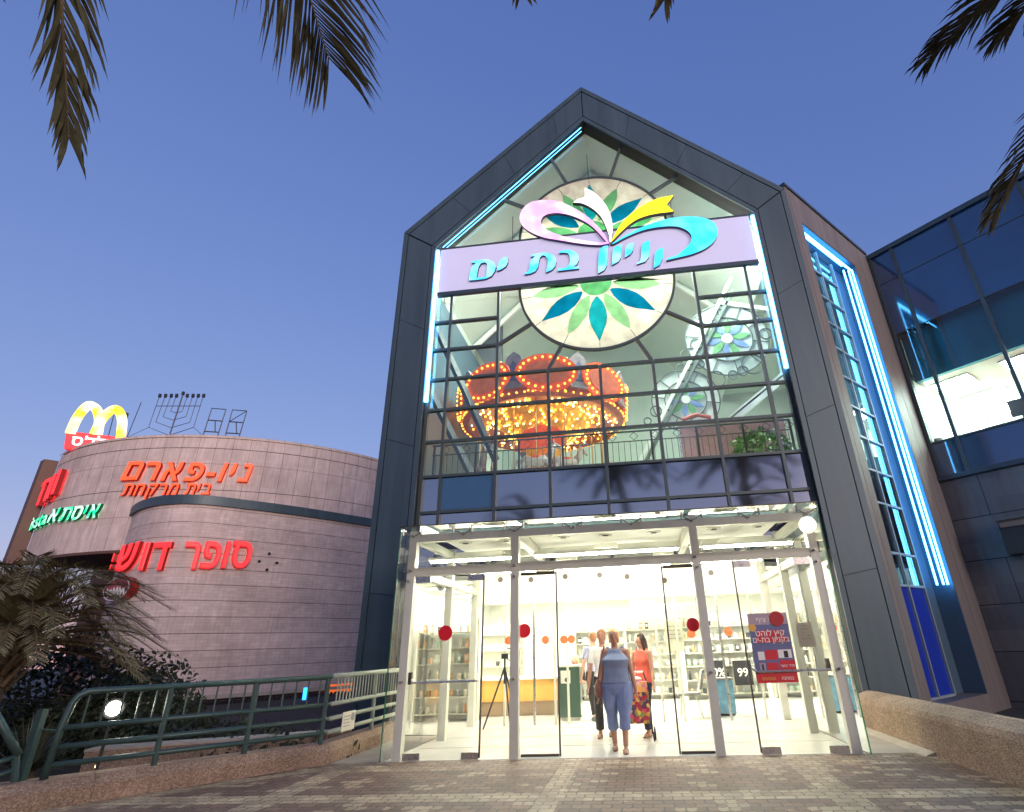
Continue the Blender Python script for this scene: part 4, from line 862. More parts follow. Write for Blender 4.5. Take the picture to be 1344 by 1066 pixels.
for k in range(NP):
    a = 2*math.pi*(k+.03)/NP; N = Vector((math.cos(a), math.sin(a), -.12)).normalized(); c = Vector((CXc, CYc, 8.72))+Vector((math.cos(a), math.sin(a), 0))*2.72
    u = Vector((-math.sin(a), math.cos(a), 0)); v = N.cross(u); v = v if v.z > 0 else -v
    ca = part('cartouche', CRO, car, fn=lambda b: b.prism([(.92*math.cos(t*math.pi/14), .58*math.sin(t*math.pi/14)) for t in range(28)], (c, u, v, N), -.04, .03))
    part('cartouche_panel', CRP, ca, fn=lambda b: b.prism([(.64*math.cos(t*math.pi/12), .35*math.sin(t*math.pi/12)) for t in range(24)], (c, u, v, N), .03, .05))
    part('bulb_ring', BULB, ca, fn=lambda b: bl(b, [c+u*.79*math.cos(t*math.pi/11)+v*.47*math.sin(t*math.pi/11)+N*.05 for t in range(22)], .036))
    a2 = a+math.pi/NP; N2 = Vector((math.cos(a2), math.sin(a2), 0)); c2 = Vector((CXc, CYc, 8.8))+N2*2.74; u2 = Vector((-math.sin(a2), math.cos(a2), 0)); V2 = Vector((0, 0, 1))
    part('pediment', CPK, car, fn=lambda b: b.prism([(-.27, -.52), (.27, -.52), (.3, .25), (.2, .5), (0, .66), (-.2, .5), (-.3, .25)], (c2, u2, V2, N2), -.03, .05))
    part('shield', mat('carousel_blue', (.1, .12, .22), .4) if k == 0 else MATS['carousel_blue'], car, fn=lambda b: b.prism([(-.14, -.3), (.14, -.3), (.17, .1), (0, .36), (-.17, .1)], (c2, u2, V2, N2), .05, .07))
    part('arch_bulbs', BULB, car, fn=lambda b: bl(b, [Vector((CXc, CYc, 8.2))+Vector((math.cos(a+s), math.sin(a+s), 0))*2.66 for s in (-.2, -.12, -.04, .04, .12, .2)], .03))
part('portrait_panel', CRO, car, fn=lambda b: b.prism([(-.75, 0), (.75, 0), (.75, .35), (.5, .62), (0, .75), (-.5, .62), (-.75, .35)], (Vector((CXc+.1, CYc-1.05, 7.0)), Vector((1, 0, 0)), Vector((0, 0, 1)), Vector((0, -1, 0))), 0, .06))
HORSE = mat('carousel_horse', (.6, .52, .47), .4, var=.25, vscale=5); POLE = mat('brass_pole', (.6, .42, .2), .3, .9)
for k in range(12):
    a = 2*math.pi*(k+.1)/12; rr = 2.15 if k % 2 else 1.55; hz = 6.2+.22*math.sin(k*2.1)
    c = Vector((CXc+rr*math.cos(a), CYc+rr*math.sin(a), 0)); f = Vector((-math.sin(a), math.cos(a), 0)); z = Vector((0, 0, 1)); s = Vector((math.cos(a), math.sin(a), 0))
    part('pole', POLE, car, fn=lambda b: b.tube([tuple(c+z*5.4), tuple(c+z*8.3)], .024, 6))
    def horse(b):
        o = c+z*hz
        b.tube([tuple(o-f*.42+z*.06), tuple(o-f*.34+z*.04), tuple(o-f*.1), tuple(o+f*.15+z*.02), tuple(o+f*.36+z*.1)], [.08, .17, .155, .17, .1], 10)
        b.tube([tuple(o+f*.3+z*.08), tuple(o+f*.45+z*.28), tuple(o+f*.52+z*.5)], [.12, .1, .075], 8)
        b.tube([tuple(o+f*.47+z*.52), tuple(o+f*.62+z*.42), tuple(o+f*.74+z*.33)], [.075, .06, .035], 8)
        b.tube([tuple(o-f*.44+z*.1), tuple(o-f*.58+z*.02), tuple(o-f*.62-z*.3)], [.04, .05, .02], 6)
        for sg in (-1, 1):
            b.tube([tuple(o+f*.28+s*sg*.08-z*.06), tuple(o+f*.46+s*sg*.08-z*.25), tuple(o+f*.36+s*sg*.08-z*.45)], [.07, .04, .028], 6)
            b.tube([tuple(o-f*.32+s*sg*.08-z*.04), tuple(o-f*.36+s*sg*.08-z*.28), tuple(o-f*.55+s*sg*.08-z*.46)], [.085, .045, .03], 6)
            b.ball(o+f*.5+s*sg*.04+z*.6, (.02, .02, .05), 6, 4)
    hp = part('horse', HORSE, car, True, fn=horse); part('saddle', CRO, hp, fn=lambda b: b.ball(c+z*(hz+.13), (.17, .17, .06), 10, 6))

# ------------------------------------------------------------------ WING BUILDING (right, blue glass over dark stone)
WU = Vector((.695, -.719, 0)).normalized(); WN = Vector((-.719, -.695, 0)).normalized()
FW = (Vector((8.27, 6.13, 0)), WU, Vector((0, 0, 1)), WN)
wing = thing('office_wing', 'blue glass office wing above dark stone cladding on the right', 'building', (11, 4, 0))
WL = 11.0
def wrect(nm, m, v0, v1, z0, z1, d0, d1, P=None): return part(nm, m, P or wing, fn=lambda b: b.rect(v0, v1, z0, z1, FW, d0, d1))
b = MB()
def uvq(b, v0, v1, z0, z1, d):
    O, U, V, N = FW; b.quad(*[O+U*a+V*c+N*d for a, c in ((v0, z0), (v1, z0), (v1, z1), (v0, z1))], uv=[(v0, z0), (v1, z0), (v1, z1), (v0, z1)])
uvq(b, -.1, WL, -.5, 5.17, 0); b.build('stone_wall', DARKST, wing)
wrect('core_wall', BLACK, -.1, WL, -.5, 5.1, -.6, -.05)
VM = [.08, .73, 2.38, 4.03, 5.68, 7.33, 8.98, 10.63]
for v in VM: wrect('mullion', MULL, v-.045, v+.045, 5.3, 12.52, -.06, .05)
wrect('sill', CLAD_D, -.05, WL, 5.175, 5.295, -.3, .07); wrect('parapet', CLAD, -.05, WL, 12.525, 12.68, -.4, .08)
for a, c in zip(VM, VM[1:]):
    for z in (6.22, 9.71, 11.5): wrect('transom', MULL, a+.047, c-.047, z-(.03 if z < 7 else .012), z+(.03 if z < 7 else .012), -.05, .03 if z < 7 else .012)
    for z0, z1, m in ((5.3, 6.22, WINGSP), (6.22, 9.71, WINGG), (9.71, 11.5, WINGSP), (11.5, 12.52, WINGSP)):
        part('glass_pane', m, wing, fn=lambda b: b.pane([(a, z0), (c, z0), (c, z1), (a, z1)], FW, 0))
TEALW = mat('lit_teal_bulkhead', (.05, .38, .5), .6, var=.2, vscale=.5)  # teal colour stands in for light in the space above the ceiling
wrect('bulkhead', TEALW, .1, WL, 8.2, 9.75, -.5, -.35); wrect('office_floor', BROWN, .1, WL, 5.9, 6.15, -6, -.1); wrect('office_ceiling', WHITEW, .1, WL, 8.2, 8.3, -6, -.52)
wrect('rear_wall', WHITEW, .1, WL, 6.16, 8.19, -6.2, -6); wrect('corner_post', CLAD_D, -.1, .034, 5.3, 12.52, -.5, .02)
wrect('end_wall', WHITEW, 0.05, .13, 6.16, 8.19, -6, -.1); wrect('upper_core', BLACK, .0, WL, 9.8, 12.5, -.7, -.3)
wrect('roof', CLAD_D, -.05, WL, 12.4, 12.52, -6.5, -.42); wrect('rear_core', BLACK, 0, WL, -.5, 12.4, -6.5, -6.25)
for i, v in enumerate((.75, 2.5, 4.3, 6.1, 8.0)):
    for d in (-1.4, -3.3, -5.0):
        O = FW[0]+WU*v+WN*d+Vector((0, 0, 8.17))
        f = thing('office_light', 'square recessed light panel in the office wing ceiling', 'ceiling light', O, 'light panels in the office wing ceiling')
        part('frame', STEEL, f, fn=lambda b: b.box(tuple(O), (1.02, 1.02, .03), (WU, WN, Vector((0, 0, 1))))); part('diffuser', PANEL, f, fn=lambda b: b.box(tuple(O-Vector((0, 0, .02))), (.94, .94, .02), (WU, WN, Vector((0, 0, 1)))))
wrect('air_duct', WHITEW, 2.0, 6.0, 7.55, 8.0, -4.2, -3.5); wrect('partition', HALLW, 1.55, 1.65, 6.16, 8.19, -6, -3)
def on_wing(px, py, d): return at_plane(px, py, FW[0]+WN*d, WN)
p = on_wing(1222, 485, -.9); vv = (p-FW[0]).dot(WU)
sg = thing('hanging_sign', 'grey hanging sign with dark lettering inside the wing windows', 'sign', p)
part('board', mat('hang_grey', (.38, .4, .4), .6), sg, fn=lambda b: b.rect(vv-.62, vv+.55, p.z-.17, p.z+.14, FW, -.93, -.9))
for k, s in ((-.35, 'קומתי'), (.28, 'למורה')): text('lettering', heb(s), .2, (FW[0]+WU*(vv+k)+Vector((0, 0, p.z))+WN*-.89, WU, Vector((0, 0, 1)), WN), BLACK, sg, .003, .02)
p = on_wing(1231, 577, -.35); ht = thing('round_pot', 'dark round pot standing on the wing window sill', 'pot', p)
part('body', BLACK, ht, fn=lambda b: b.rings([(p.x, p.y, 6.16, .2, .2), (p.x, p.y, 6.2, .21, .21), (p.x, p.y, 6.32, .13, .13), (p.x, p.y, 6.4, .11, .11)], 20)); part('rim', CHROME, ht, fn=lambda b: b.rings([(p.x, p.y, 6.405, .12, .12), (p.x, p.y, 6.425, .12, .12)], 20))
p = on_wing(1343, 566, -.3); mo = thing('desk_monitor', 'black desk monitor seen through the wing glass at the picture edge', 'monitor', p)
part('screen', BLACK, mo, fn=lambda b: b.rect((p-FW[0]).dot(WU)-.1, (p-FW[0]).dot(WU)+.5, 6.42, 6.85, FW, -.34, -.3)); part('stand', BLACK, mo, fn=lambda b: b.rect((p-FW[0]).dot(WU)+.1, (p-FW[0]).dot(WU)+.2, 6.15, 6.42, FW, -.35, -.31))
# stone wall lamp
p = on_wing(1318, 695, 0); v0 = (p-FW[0]).dot(WU)
lm = thing('wall_lamp', 'dark box wall lamp with an unlit brown face on the stone wall', 'lamp', p)
part('housing', BLACK, lm, fn=lambda b: b.rect(v0, v0+.62, 3.1, 3.85, FW, .012, .34)); part('face', mat('lamp_face', (.2, .12, .08), .5), lm, fn=lambda b: b.rect(v0+.03, v0+.59, 3.72, 3.86, FW, .05, .37)); part('hood', DARKM, lm, fn=lambda b: b.rect(v0-.02, v0+.64, 3.865, 3.9, FW, .012, .4))

# ------------------------------------------------------------------ DRUM BUILDING (left, curved stone)
drum = thing('drum_building', 'curved stone shopping building with coloured shop signs on the left', 'building', (-20, 20, 0))
ZT = 11.3
top = [at_z(*q, ZT) for q in ((82, 600), (105, 588), (140, 579), (180, 575), (240, 573), (320, 578), (400, 587), (490, 603))]
c0 = Vector((-23.3, 23.6)); r0 = 10.93
a0 = math.atan2(top[0].y-c0.y, top[0].x-c0.x); a1 = math.atan2(top[-1].y-c0.y, top[-1].x-c0.x)
UP = [(c0.x+r0*math.cos(a0+(a1+.25-a0)*k/60), c0.y+r0*math.sin(a0+(a1+.25-a0)*k/60)) for k in range(61)]
bnd = [at_z(*q, 7.6) for q in ((172, 680), (185, 669), (215, 662), (260, 661), (320, 667), (400, 677), (485, 690))]
e_ = (bnd[-1]-bnd[-2]).normalized(); s_ = (bnd[0]-bnd[1]).normalized()
cv = catmull([(p.x, p.y, 0) for p in [bnd[0]+Vector((-.3, 3.4, 0)), bnd[0]+Vector((-.25, .9, 0))]+bnd+[bnd[-1]+e_*4]], 10)
LO = [(p.x, p.y) for p in cv]
def wallstrip(b, P, z0, z1, off=0.0):
    s = 0
    for (xa, ya), (xb, yb) in zip(P, P[1:]):
        d = math.hypot(xb-xa, yb-ya); b.quad((xa, ya, z0), (xb, yb, z0), (xb, yb, z1), (xa, ya, z1), uv=[(s, z0), (s+d, z0), (s+d, z1), (s, z1)]); s += d
def offs(P, d):
    o = []
    for i, (x, y) in enumerate(P):
        xa, ya = P[max(0, i-1)]; xb, yb = P[min(len(P)-1, i+1)]; L = math.hypot(xb-xa, yb-ya); o.append((x+(yb-ya)/L*d, y-(xb-xa)/L*d))
    return o
ZB = 6.05
b = MB(); wallstrip(b, UP, ZB, ZT); b.build('upper_wall', DRUMV, drum, True)
b = MB(); wallstrip(b, UP[::-1] if False else offs(UP, .05), ZT, ZT+.12); I = offs(UP, -.6)
for k in range(60): b.quad((*offs(UP, .05)[k], ZT+.12), (*offs(UP, .05)[k+1], ZT+.12), (*I[k+1], ZT+.12), (*I[k], ZT+.12), uv=[(0, 0)]*4)
b.build('coping', DRUMV, drum)
b = MB()
for P, z in ((UP, 8.72), (UP, 10.75)):
    b = MB()
    for k in range(60): q = offs(P, .008); b.quad((*q[k], z), (*q[k+1], z), (*q[k+1], z+.028), (*q[k], z+.028))
    b.build('joint', MATS['stone_joint'] if 'stone_joint' in MATS else mat('stone_joint', (.1, .08, .08), .9), drum)
b = MB(); b.prism([*UP, *[(c0.x+ (x-c0.x)*.2, c0.y+(y-c0.y)*.2) for x, y in UP[::-1]]], XY, ZB-.12, ZB); b.build('soffit', BROWN, drum)
b = MB(); b.prism([*offs(UP, -.02), *[(c0.x+ (x-c0.x)*.2, c0.y+(y-c0.y)*.2) for x, y in UP[::-1]]], XY, ZT-.4, ZT-.3); b.build('roof', ASPH, drum)
b = MB(); wallstrip(b, LO, .25, 7.6); b.build('lower_wall', DRUMS, drum, True)
b = MB(); o1 = offs(LO, .12)
wallstrip(b, o1, 7.56, 7.95)
for k in range(len(LO)-1):
    i1 = offs(LO, -.7) if k == 0 else i1
    b.quad((*o1[k], 7.95), (*o1[k+1], 7.95), (*i1[k+1], 7.95), (*i1[k], 7.95), uv=[(0, 0)]*4); b.quad((*i1[k], 7.56), (*i1[k+1], 7.56), (*o1[k+1], 7.56), (*o1[k], 7.56), uv=[(0, 0)]*4)
b.build('grey_band', CLAD, drum)
b = MB(); sh = [(c0.x+(x-c0.x)*.75, c0.y+(y-c0.y)*.75) for x, y in UP]; wallstrip(b, sh, -1.5, ZB-.1); wallstrip(b, offs(LO, -.25), -1.5, .3); b.build('recessed_wall', BROWN, drum)
b = MB(); ln = offs(LO, .06); wallstrip(b, ln, .12, .25); 
for k in range(len(LO)-1): b.quad((*LO[k], .12), (*LO[k+1], .12), (*ln[k+1], .12), (*ln[k], .12), uv=[(0, 0)]*4)
b.build('ledge', CONC, drum)
# brown end fin
x, y = UP[0]; dv_ = Vector((x-CPOS.x, y-CPOS.y)).normalized(); lf = Vector((-dv_.y, dv_.x))
q_ = [Vector((x, y))-dv_*.05+lf*.02, Vector((x, y))+dv_*.5+lf*.02, Vector((x, y))+dv_*.5+lf*.7, Vector((x, y))-dv_*.05+lf*.58]
part('end_fin', BROWN, drum, fn=lambda b: b.prism([tuple(v) for v in q_], XY, ZB-.1, ZT-.25))
def hit(px, py, circ=True, off=.1):     # pixel -> nearest point of the curved wall
    d = ray(px, py); P = UP if circ else LO
    best = None
    for (xa, ya), (xb, yb) in zip(P, P[1:]):
        ex, ey = xb-xa, yb-ya; den = d.x*ey-d.y*ex
        if abs(den) < 1e-9: continue
        t = ((xa-CPOS.x)*ey-(ya-CPOS.y)*ex)/den; u = ((xa-CPOS.x)*d.y-(ya-CPOS.y)*d.x)/den
        if -1e-6 <= u <= 1.000001 and t > 0 and (best is None or t < best[0]): best = (t, ex, ey)
    if best is None: return hit(px+2, py, circ, off)
    t, ex, ey = best; U = Vector((ex, ey, 0)).normalized(); N = Vector((U.y, -U.x, 0)); return CPOS+d*t+N*off, U, N
def wall_text(nm, s, q0, q1, h, m, P, circ, bold=.03, shear=0, sides=None, ypx=None):
    # letters one by one along the curved wall from photo pixel q0 (left) to q1 (right)
    W = []
    for ch in s:
        if ch == ' ': W.append(.3*h); continue
        o = text('probe', ch, h, XY, SIDEB, None, .01, bold, shear); xs = [v.co.x for v in o.data.vertices]; W.append(max(xs)-min(xs)+.09*h); bpy.data.objects.remove(o)
    tot = sum(W); acc = 0
    for ch, w_ in zip(s, W):
        f = (acc+w_/2)/tot; acc += w_
        if ch == ' ': continue
        px, py = q0[0]+(q1[0]-q0[0])*f, q0[1]+(q1[1]-q0[1])*f
        L, Uv, N = hit(px, py, circ, .06)
        o = text('letter', ch, h, XY, [m, sides or SIDEB], P, .07, bold, shear); xs = [v.co.x for v in o.data.vertices]; cx_ = (max(xs)+min(xs))/2
        span = (hit(px+3, py, circ, .06)[0]-hit(px-3, py, circ, .06)[0]).length/6*abs(q1[0]-q0[0])*w_/tot     # metres of wall this letter has
        k_ = max(.55, min(1.25, span/w_))
        for v in o.data.vertices: c = v.co.copy(); v.co = L+Uv*((c.x-cx_)*k_)+Vector((0, 0, c.y))+N*c.z
ORL = sgn('orange_letter', (1, .085, .025), 1.15); REDL = sgn('red_letter', (1, .03, .035), 1.0); GRL = glitter('green_letter', (.0, .8, .3), (.75, 1, .85), 1.1, 2.5); REDS = mat('red_return', (.35, .01, .01), .5); GRS = mat('green_return', (0, .12, .05), .5)
def sign(nm, lb, q): p, U, N = hit(*q); return thing(nm, lb, 'sign', p)
s_1 = sign('lettering_sign', 'large orange Hebrew lettering reading ניו-פארם on the upper stone wall', (250, 620)); wall_text('l', heb('ניו-פארם'), (164, 619), (333, 622), 1.42, ORL, s_1, True, .035, .2, REDS)
s_2 = sign('lettering_sign', 'small orange Hebrew lettering reading בית מרקחת above the grey band', (220, 643)); wall_text('l', heb('בית מרקחת'), (164, 644), (279, 643), .86, ORL, s_2, True, .02, .15, REDS)
s_3 = sign('lettering_sign', 'big red Hebrew lettering reading סופר דוש on the lower stone wall', (250, 728)); wall_text('l', heb('סופר דוש!'), (147, 732), (331, 728), 1.72, REDL, s_3, False, .04, .05, REDS)
s_4 = sign('lettering_sign', 'green lettering reading איסתא and issta at the left of the drum', (100, 680)); wall_text('l', heb('איסתא'), (70, 678), (136, 671), 1.0, GRL, s_4, True, .03, .2, GRS); 
A, U_, N_ = hit(54, 683, True, .06) if False else (None, None, None)
wall_text('l', 'issta', (45, 690), (69, 680), .95, GRL, s_4, True, .03, .1, GRS)
s_5 = sign('lettering_sign', 'red letters at the extreme left edge seen almost edge on', (80, 640))
for k, (px, py) in enumerate(((63, 650), (70, 645), (77, 640), (84, 634))):
    try: L, Uv, N = hit(px, py, True, .1)
    except Exception: L, Uv, N = hit(84, py, True, .1)
    text('letter', heb('ווחר')[k], 2.0, (L, Uv, Vector((0, 0, 1)), N), [REDL, REDS], s_5, .1, .03)
for k, (px, py) in enumerate(((353, 727), (340, 737), (363, 739), (350, 748))):
    L, Uv, N = hit(px, py, False, .0); wb = tag(MB_tube([tuple(L-N*.02), tuple(L+N*.07)], .06, 'sign_bracket', BLACK), 'small dark leftover bracket on the stone wall right of the red lettering', 'bracket', 'leftover sign brackets')
# oval badge
L, Uv, N = hit(164, 774, False, .06); ov = thing('oval_sign', 'oval dark red badge sign with white scrawl low on the stone wall', 'sign', L)
FO = (L, Uv, Vector((0, 0, 1)), N)
part('body', REDS, ov, fn=lambda b: b.prism([(1.02*math.cos(k*math.pi/20), .48*math.sin(k*math.pi/20)) for k in range(40)], FO, -.06, .22)); part('face', mat('badge_brown', (.08, .025, .02), .4), ov, fn=lambda b: b.prism([(.9*math.cos(k*math.pi/20), .4*math.sin(k*math.pi/20)) for k in range(40)], FO, .22, .24)); part('red_half', mat('badge_red', (.3, .02, .02), .4), ov, fn=lambda b: b.prism([(.86*math.cos(k*math.pi/20), .36*math.sin(k*math.pi/20)) for k in range(21)], FO, .24, .25))
WSC = mat('badge_white', (.6, .6, .6), .5)
def scr(b):
    f = lambda a, c: FO[0]+Uv*a+Vector((0, 0, c))+N*.26
    b.tube([f(.93*math.cos(k*math.pi/20), .43*math.sin(k*math.pi/20)) for k in range(41)], .02, 5)
    b.tube([f(-.7+.05*k, -.1+.13*math.sin(k*1.3)+.06*math.sin(k*2.9)) for k in range(29)], .03, 5)
part('scrawl', WSC, ov, fn=scr)
# rooftop arches sign
pA = [(92, 569), (101, 549), (112, 535), (119, 532), (127, 538), (130.5, 552), (128, 570)]; pB = [(124, 570), (133, 552), (143, 541), (152, 537), (158, 543), (160.5, 555), (158, 577)]
RS = 24.5
def AR(px, py): return at_plane(px, py, (-24.6, 15.0, 0), Vector((.88, -.47, 0)) if False else Vector((.5, -.86, 0)))
q0 = AR(120, 575); arch = thing('arches_sign', 'glowing yellow double arch sign on a red rooftop box', 'sign', q0)
ARM = glitter('arch_yellow', (1, .6, .02), (1, .95, .6), 1.5, 1.5)
part('arches', ARM, arch, True, fn=lambda b: (b.tube([tuple(p) for p in catmull([AR(*q) for q in pA], 6)], .21, 10), b.tube([tuple(p) for p in catmull([AR(*q) for q in pB], 6)], .21, 10)))
FA = (q0, Vector((.86, .5, 0)), Vector((0, 0, 1)), Vector((.5, -.86, 0)))
def loc(px, py): p = AR(px, py)-q0; return (p.dot(FA[1]), p.z)
part('box', sgn('red_box_sign', (.85, .03, .04), .75), arch, fn=lambda b: b.prism([loc(83, 588), loc(170, 600), loc(170, 575), loc(86, 565)], FA, -.4, -.05))
lx, lz = loc(99, 579); text('lettering', heb("ונלד'ס"), .72, (q0+FA[1]*(lx+.75)+Vector((0, 0, lz)), FA[1], Vector((0, 0, 1)), FA[3]), sgn('white_letter', (1, 1, 1), 1), arch, .02, .03)
part('prop', CLAD, arch, fn=lambda b: b.tube([tuple(AR(147, 574)-FA[3]*.8), tuple(AR(159, 535)-FA[3]*.8)], .16, 6)); part('base_frame', DARKM, arch, fn=lambda b: b.tube([tuple(AR(95, 588)-FA[3]*.3), tuple(AR(95, 588)-FA[3]*.3-Vector((0, 0, 1.0)))], .08, 6))
for q0_, q1_ in (((137, 546), (140, 524)), ((160, 545), (176, 514))): 
    p0, p1 = AR(*q0_)-FA[3]*1.5, AR(*q1_)-FA[3]*1.5; an = thing('roof_antenna', 'thin roof antenna rod leaning behind the yellow arches' if q0_[0] == 137 else 'taller thin roof antenna rod right of the yellow arches', 'antenna', p0-Vector((0, 0, 1.5))); part('rod', DARKM, an, fn=lambda b: b.tube([tuple(p0-Vector((0, 0, 1.5))), tuple(p1)], .02, 5)); part('foot', DARKM, an, fn=lambda b: b.box(tuple(p0-Vector((0, 0, 1.5))), (.2, .2, .1)))
# menorah frame
MN = Vector((0, 1, 0)); MY = 14.9
def MP(px, py): return at_y(px, py, MY)
men = thing('menorah_frame', 'large metal menorah light frame standing on the drum roof', 'menorah', MP(222, 572))
T_ = mat('thin_metal', (.08, .08, .11), .5, .5)
def mtube(P, r=.018, nm='branch', m=None): part(nm, m or T_, men, fn=lambda b: b.tube([tuple(MP(*q)) for q in P], r, 6))
mtube([(222, 573), (240, 518)], .035, 'stem')
for L_ in ([(209, 521), (195, 561), (222, 571.5), (254, 561), (266.5, 521)], [(216.5, 521), (204.5, 554), (224.5, 561.5), (249, 554.5), (259.5, 521)], [(224, 521), (214, 547), (227, 551.5), (244, 547), (252.5, 521)], [(231, 521), (224, 540), (231, 542), (239, 540), (245.5, 521)]): mtube(L_)
mtube([(205, 533), (262.5, 533)], .02, 'tie_bar')
for px, py in ((209.5, 520), (217, 520), (224.5, 520), (231.5, 520), (240, 517), (245.5, 520), (253, 520), (260, 520), (267, 520)): part('lamp_cup', BLACK, men, fn=lambda b: b.tube([tuple(MP(px, py+1.5)), tuple(MP(px+.8, py-2.5))], .075, 8))
for a, c in (((195, 561), (165, 575)), ((254, 561), (268, 573))): mtube([a, c], .012, 'guy_wire')
for i, (P1, lb) in enumerate((([(266, 573), (278, 536), (296.5, 537.5), (285, 574)], 'left thin metal letter frame on the drum roof beside the menorah'), ([(295, 575), (305, 538), (324, 539.5), (313, 576)], 'right thin metal letter frame with a diagonal brace on the drum roof'))):
    fr_ = thing('letter_frame', lb, 'frame', MP(*P1[0]))
    part('outline', T_, fr_, fn=lambda b: b.tube([tuple(MP(*q)) for q in P1], .03, 6))
    m0, m1 = lerp2(P1[0], P1[1], .58), lerp2(P1[3], P1[2], .58); n0, n1 = lerp2(P1[0], P1[1], .18), lerp2(P1[3], P1[2], .18)
    part('rungs', T_, fr_, fn=lambda b: (b.tube([tuple(MP(*m0)), tuple(MP(*m1))], .03, 6), b.tube([tuple(MP(*n0)), tuple(MP(*n1))], .03, 6), b.tube([tuple(MP(*lerp2(m0, m1, .5))), tuple(MP(*lerp2(n0, n1, .75)))], .025, 6)))
    if i: part('brace', T_, fr_, fn=lambda b: b.tube([tuple(MP(*m0)), tuple(MP(*P1[2]))], .02, 6))
# shop front strip under the lower wall
L, Uv, N = hit(400, 916, False, .0); L = CPOS+(L-CPOS)*.9; bl_ = thing('blue_light_strip', 'vertical glowing blue light strip under the stone drum', 'light', L); part('tube', sgn('blue_strip', (.02, .3, 1), 3.5), bl_, fn=lambda b: b.tube([tuple(L+Vector((0, 0, .35))), tuple(L+Vector((0, 0, -.7)))], .09, 8)); part('base', BLACK, bl_, fn=lambda b: b.box(tuple(L+Vector((0, 0, -.85))), (.3, .3, .2)))
L, Uv, N = hit(452, 915, False, -.05); os_ = thing('orange_shop_sign', 'orange lit shop sign low beside the gable pier', 'sign', L); part('board', sgn('orange_sign', (.9, .16, .02), .7), os_, fn=lambda b: b.prism([(-.9, -.8), (.9, -.8), (.9, .55), (-.9, .55)], (L, Uv, Vector((0, 0, 1)), N), 0, .08)); part('lower_board', CRM, os_, fn=lambda b: b.prism([(-1.6, -1.9), (.9, -1.9), (.9, -.82), (-1.6, -.82)], (L, Uv, Vector((0, 0, 1)), N), 0, .08))
fe = thing('low_fence', 'dark picket fence in front of the brown base of the drum', 'fence', hit(350, 930, False, 1.2)[0])
P_ = [Vector((*q, 0)) for q in offs(LO, 1.2)][10:]
part('pickets', BLACK, fe, fn=lambda b: [b.box((p.x, p.y, -.55), (.07, .07, 1.3)) for p in catmull(P_[::3], 6)]); part('rail', BLACK, fe, fn=lambda b: b.tube([(p.x, p.y, -.2) for p in P_], .04, 5))
# ------------------------------------------------------------------ garden walls and railings
AG2 = AGG
wl = thing('boundary_wall', 'low brown aggregate wall carrying the green railing on the left', 'wall', (-5.5, -1.2, 0))
PL = [(-16, -11.9), (-6.98, -2.75), (-4.72, -.12), (-4.72, 2.62)]; PI = [(-16.25, -11.55), (-7.3, -2.45), (-5.08, .0), (-5.08, 2.62)]
for i in range(3):
    a, c, d, e = PL[i], PL[i+1], PI[i+1], PI[i]
    n = 5 if i < 2 else 1
    for k in range(n):
        f0, f1 = k/n+(.0015 if k else 0), (k+1)/n
        A, B_, C_, D_ = lerp2(a, c, f0), lerp2(a, c, f1), lerp2(e, d, f1), lerp2(e, d, f0)
        def blk(b):
            cen = ((A[0]+B_[0]+C_[0]+D_[0])/4, (A[1]+B_[1]+C_[1]+D_[1])/4)
            b.prism([A, B_, C_, D_], XY, -.3, .17); q = [lerp2(v, cen, .0) for v in (A, B_, C_, D_)]
            A2, B2, C2, D2 = lerp2(A, D_, .25), lerp2(B_, C_, .25), lerp2(C_, B_, .1), lerp2(D_, A, .1)
            o = len(b.v); b.v += [(*A, .17), (*B_, .17), (*C_, .17), (*D_, .17), (*A2, .262), (*B2, .262), (*C2, .27), (*D2, .27)]
            for f in ((4, 5, 6, 7), (0, 1, 5, 4), (1, 2, 6, 5), (2, 3, 7, 6), (3, 0, 4, 7)): b.f.append(tuple(o+j for j in f)); b.m.append(0)
        part('wall_block', AG2, wl, fn=blk)
wr = thing('parapet_wall', 'low brown aggregate parapet wall running along the right of the paving', 'wall', (3.9, -2, 0))
ys = [2.5, .05, -2.6, -5.3, -8, -10.7, -13]
for y1, y0 in zip(ys, ys[1:]):
    part('wall_block', AG2, wr, fn=lambda b: b.prism([(3.7, -.3), (3.7, .43), (3.735, .5), (3.97, .575), (4.12, .56), (4.12, -.3)], (Vector((0, y0+.004, 0)), Vector((1, 0, 0)), Vector((0, 0, 1)), Vector((0, 1, 0))), 0, y1-y0-.008))
part('footing', CONC, wr, fn=lambda b: b.prism([(3.5, -.05), (3.695, -.05), (3.695, .05), (3.6, .02)], (Vector((0, -.3, 0)), Vector((1, 0, 0)), Vector((0, 0, 1)), Vector((0, 1, 0))), 0, 2.7))
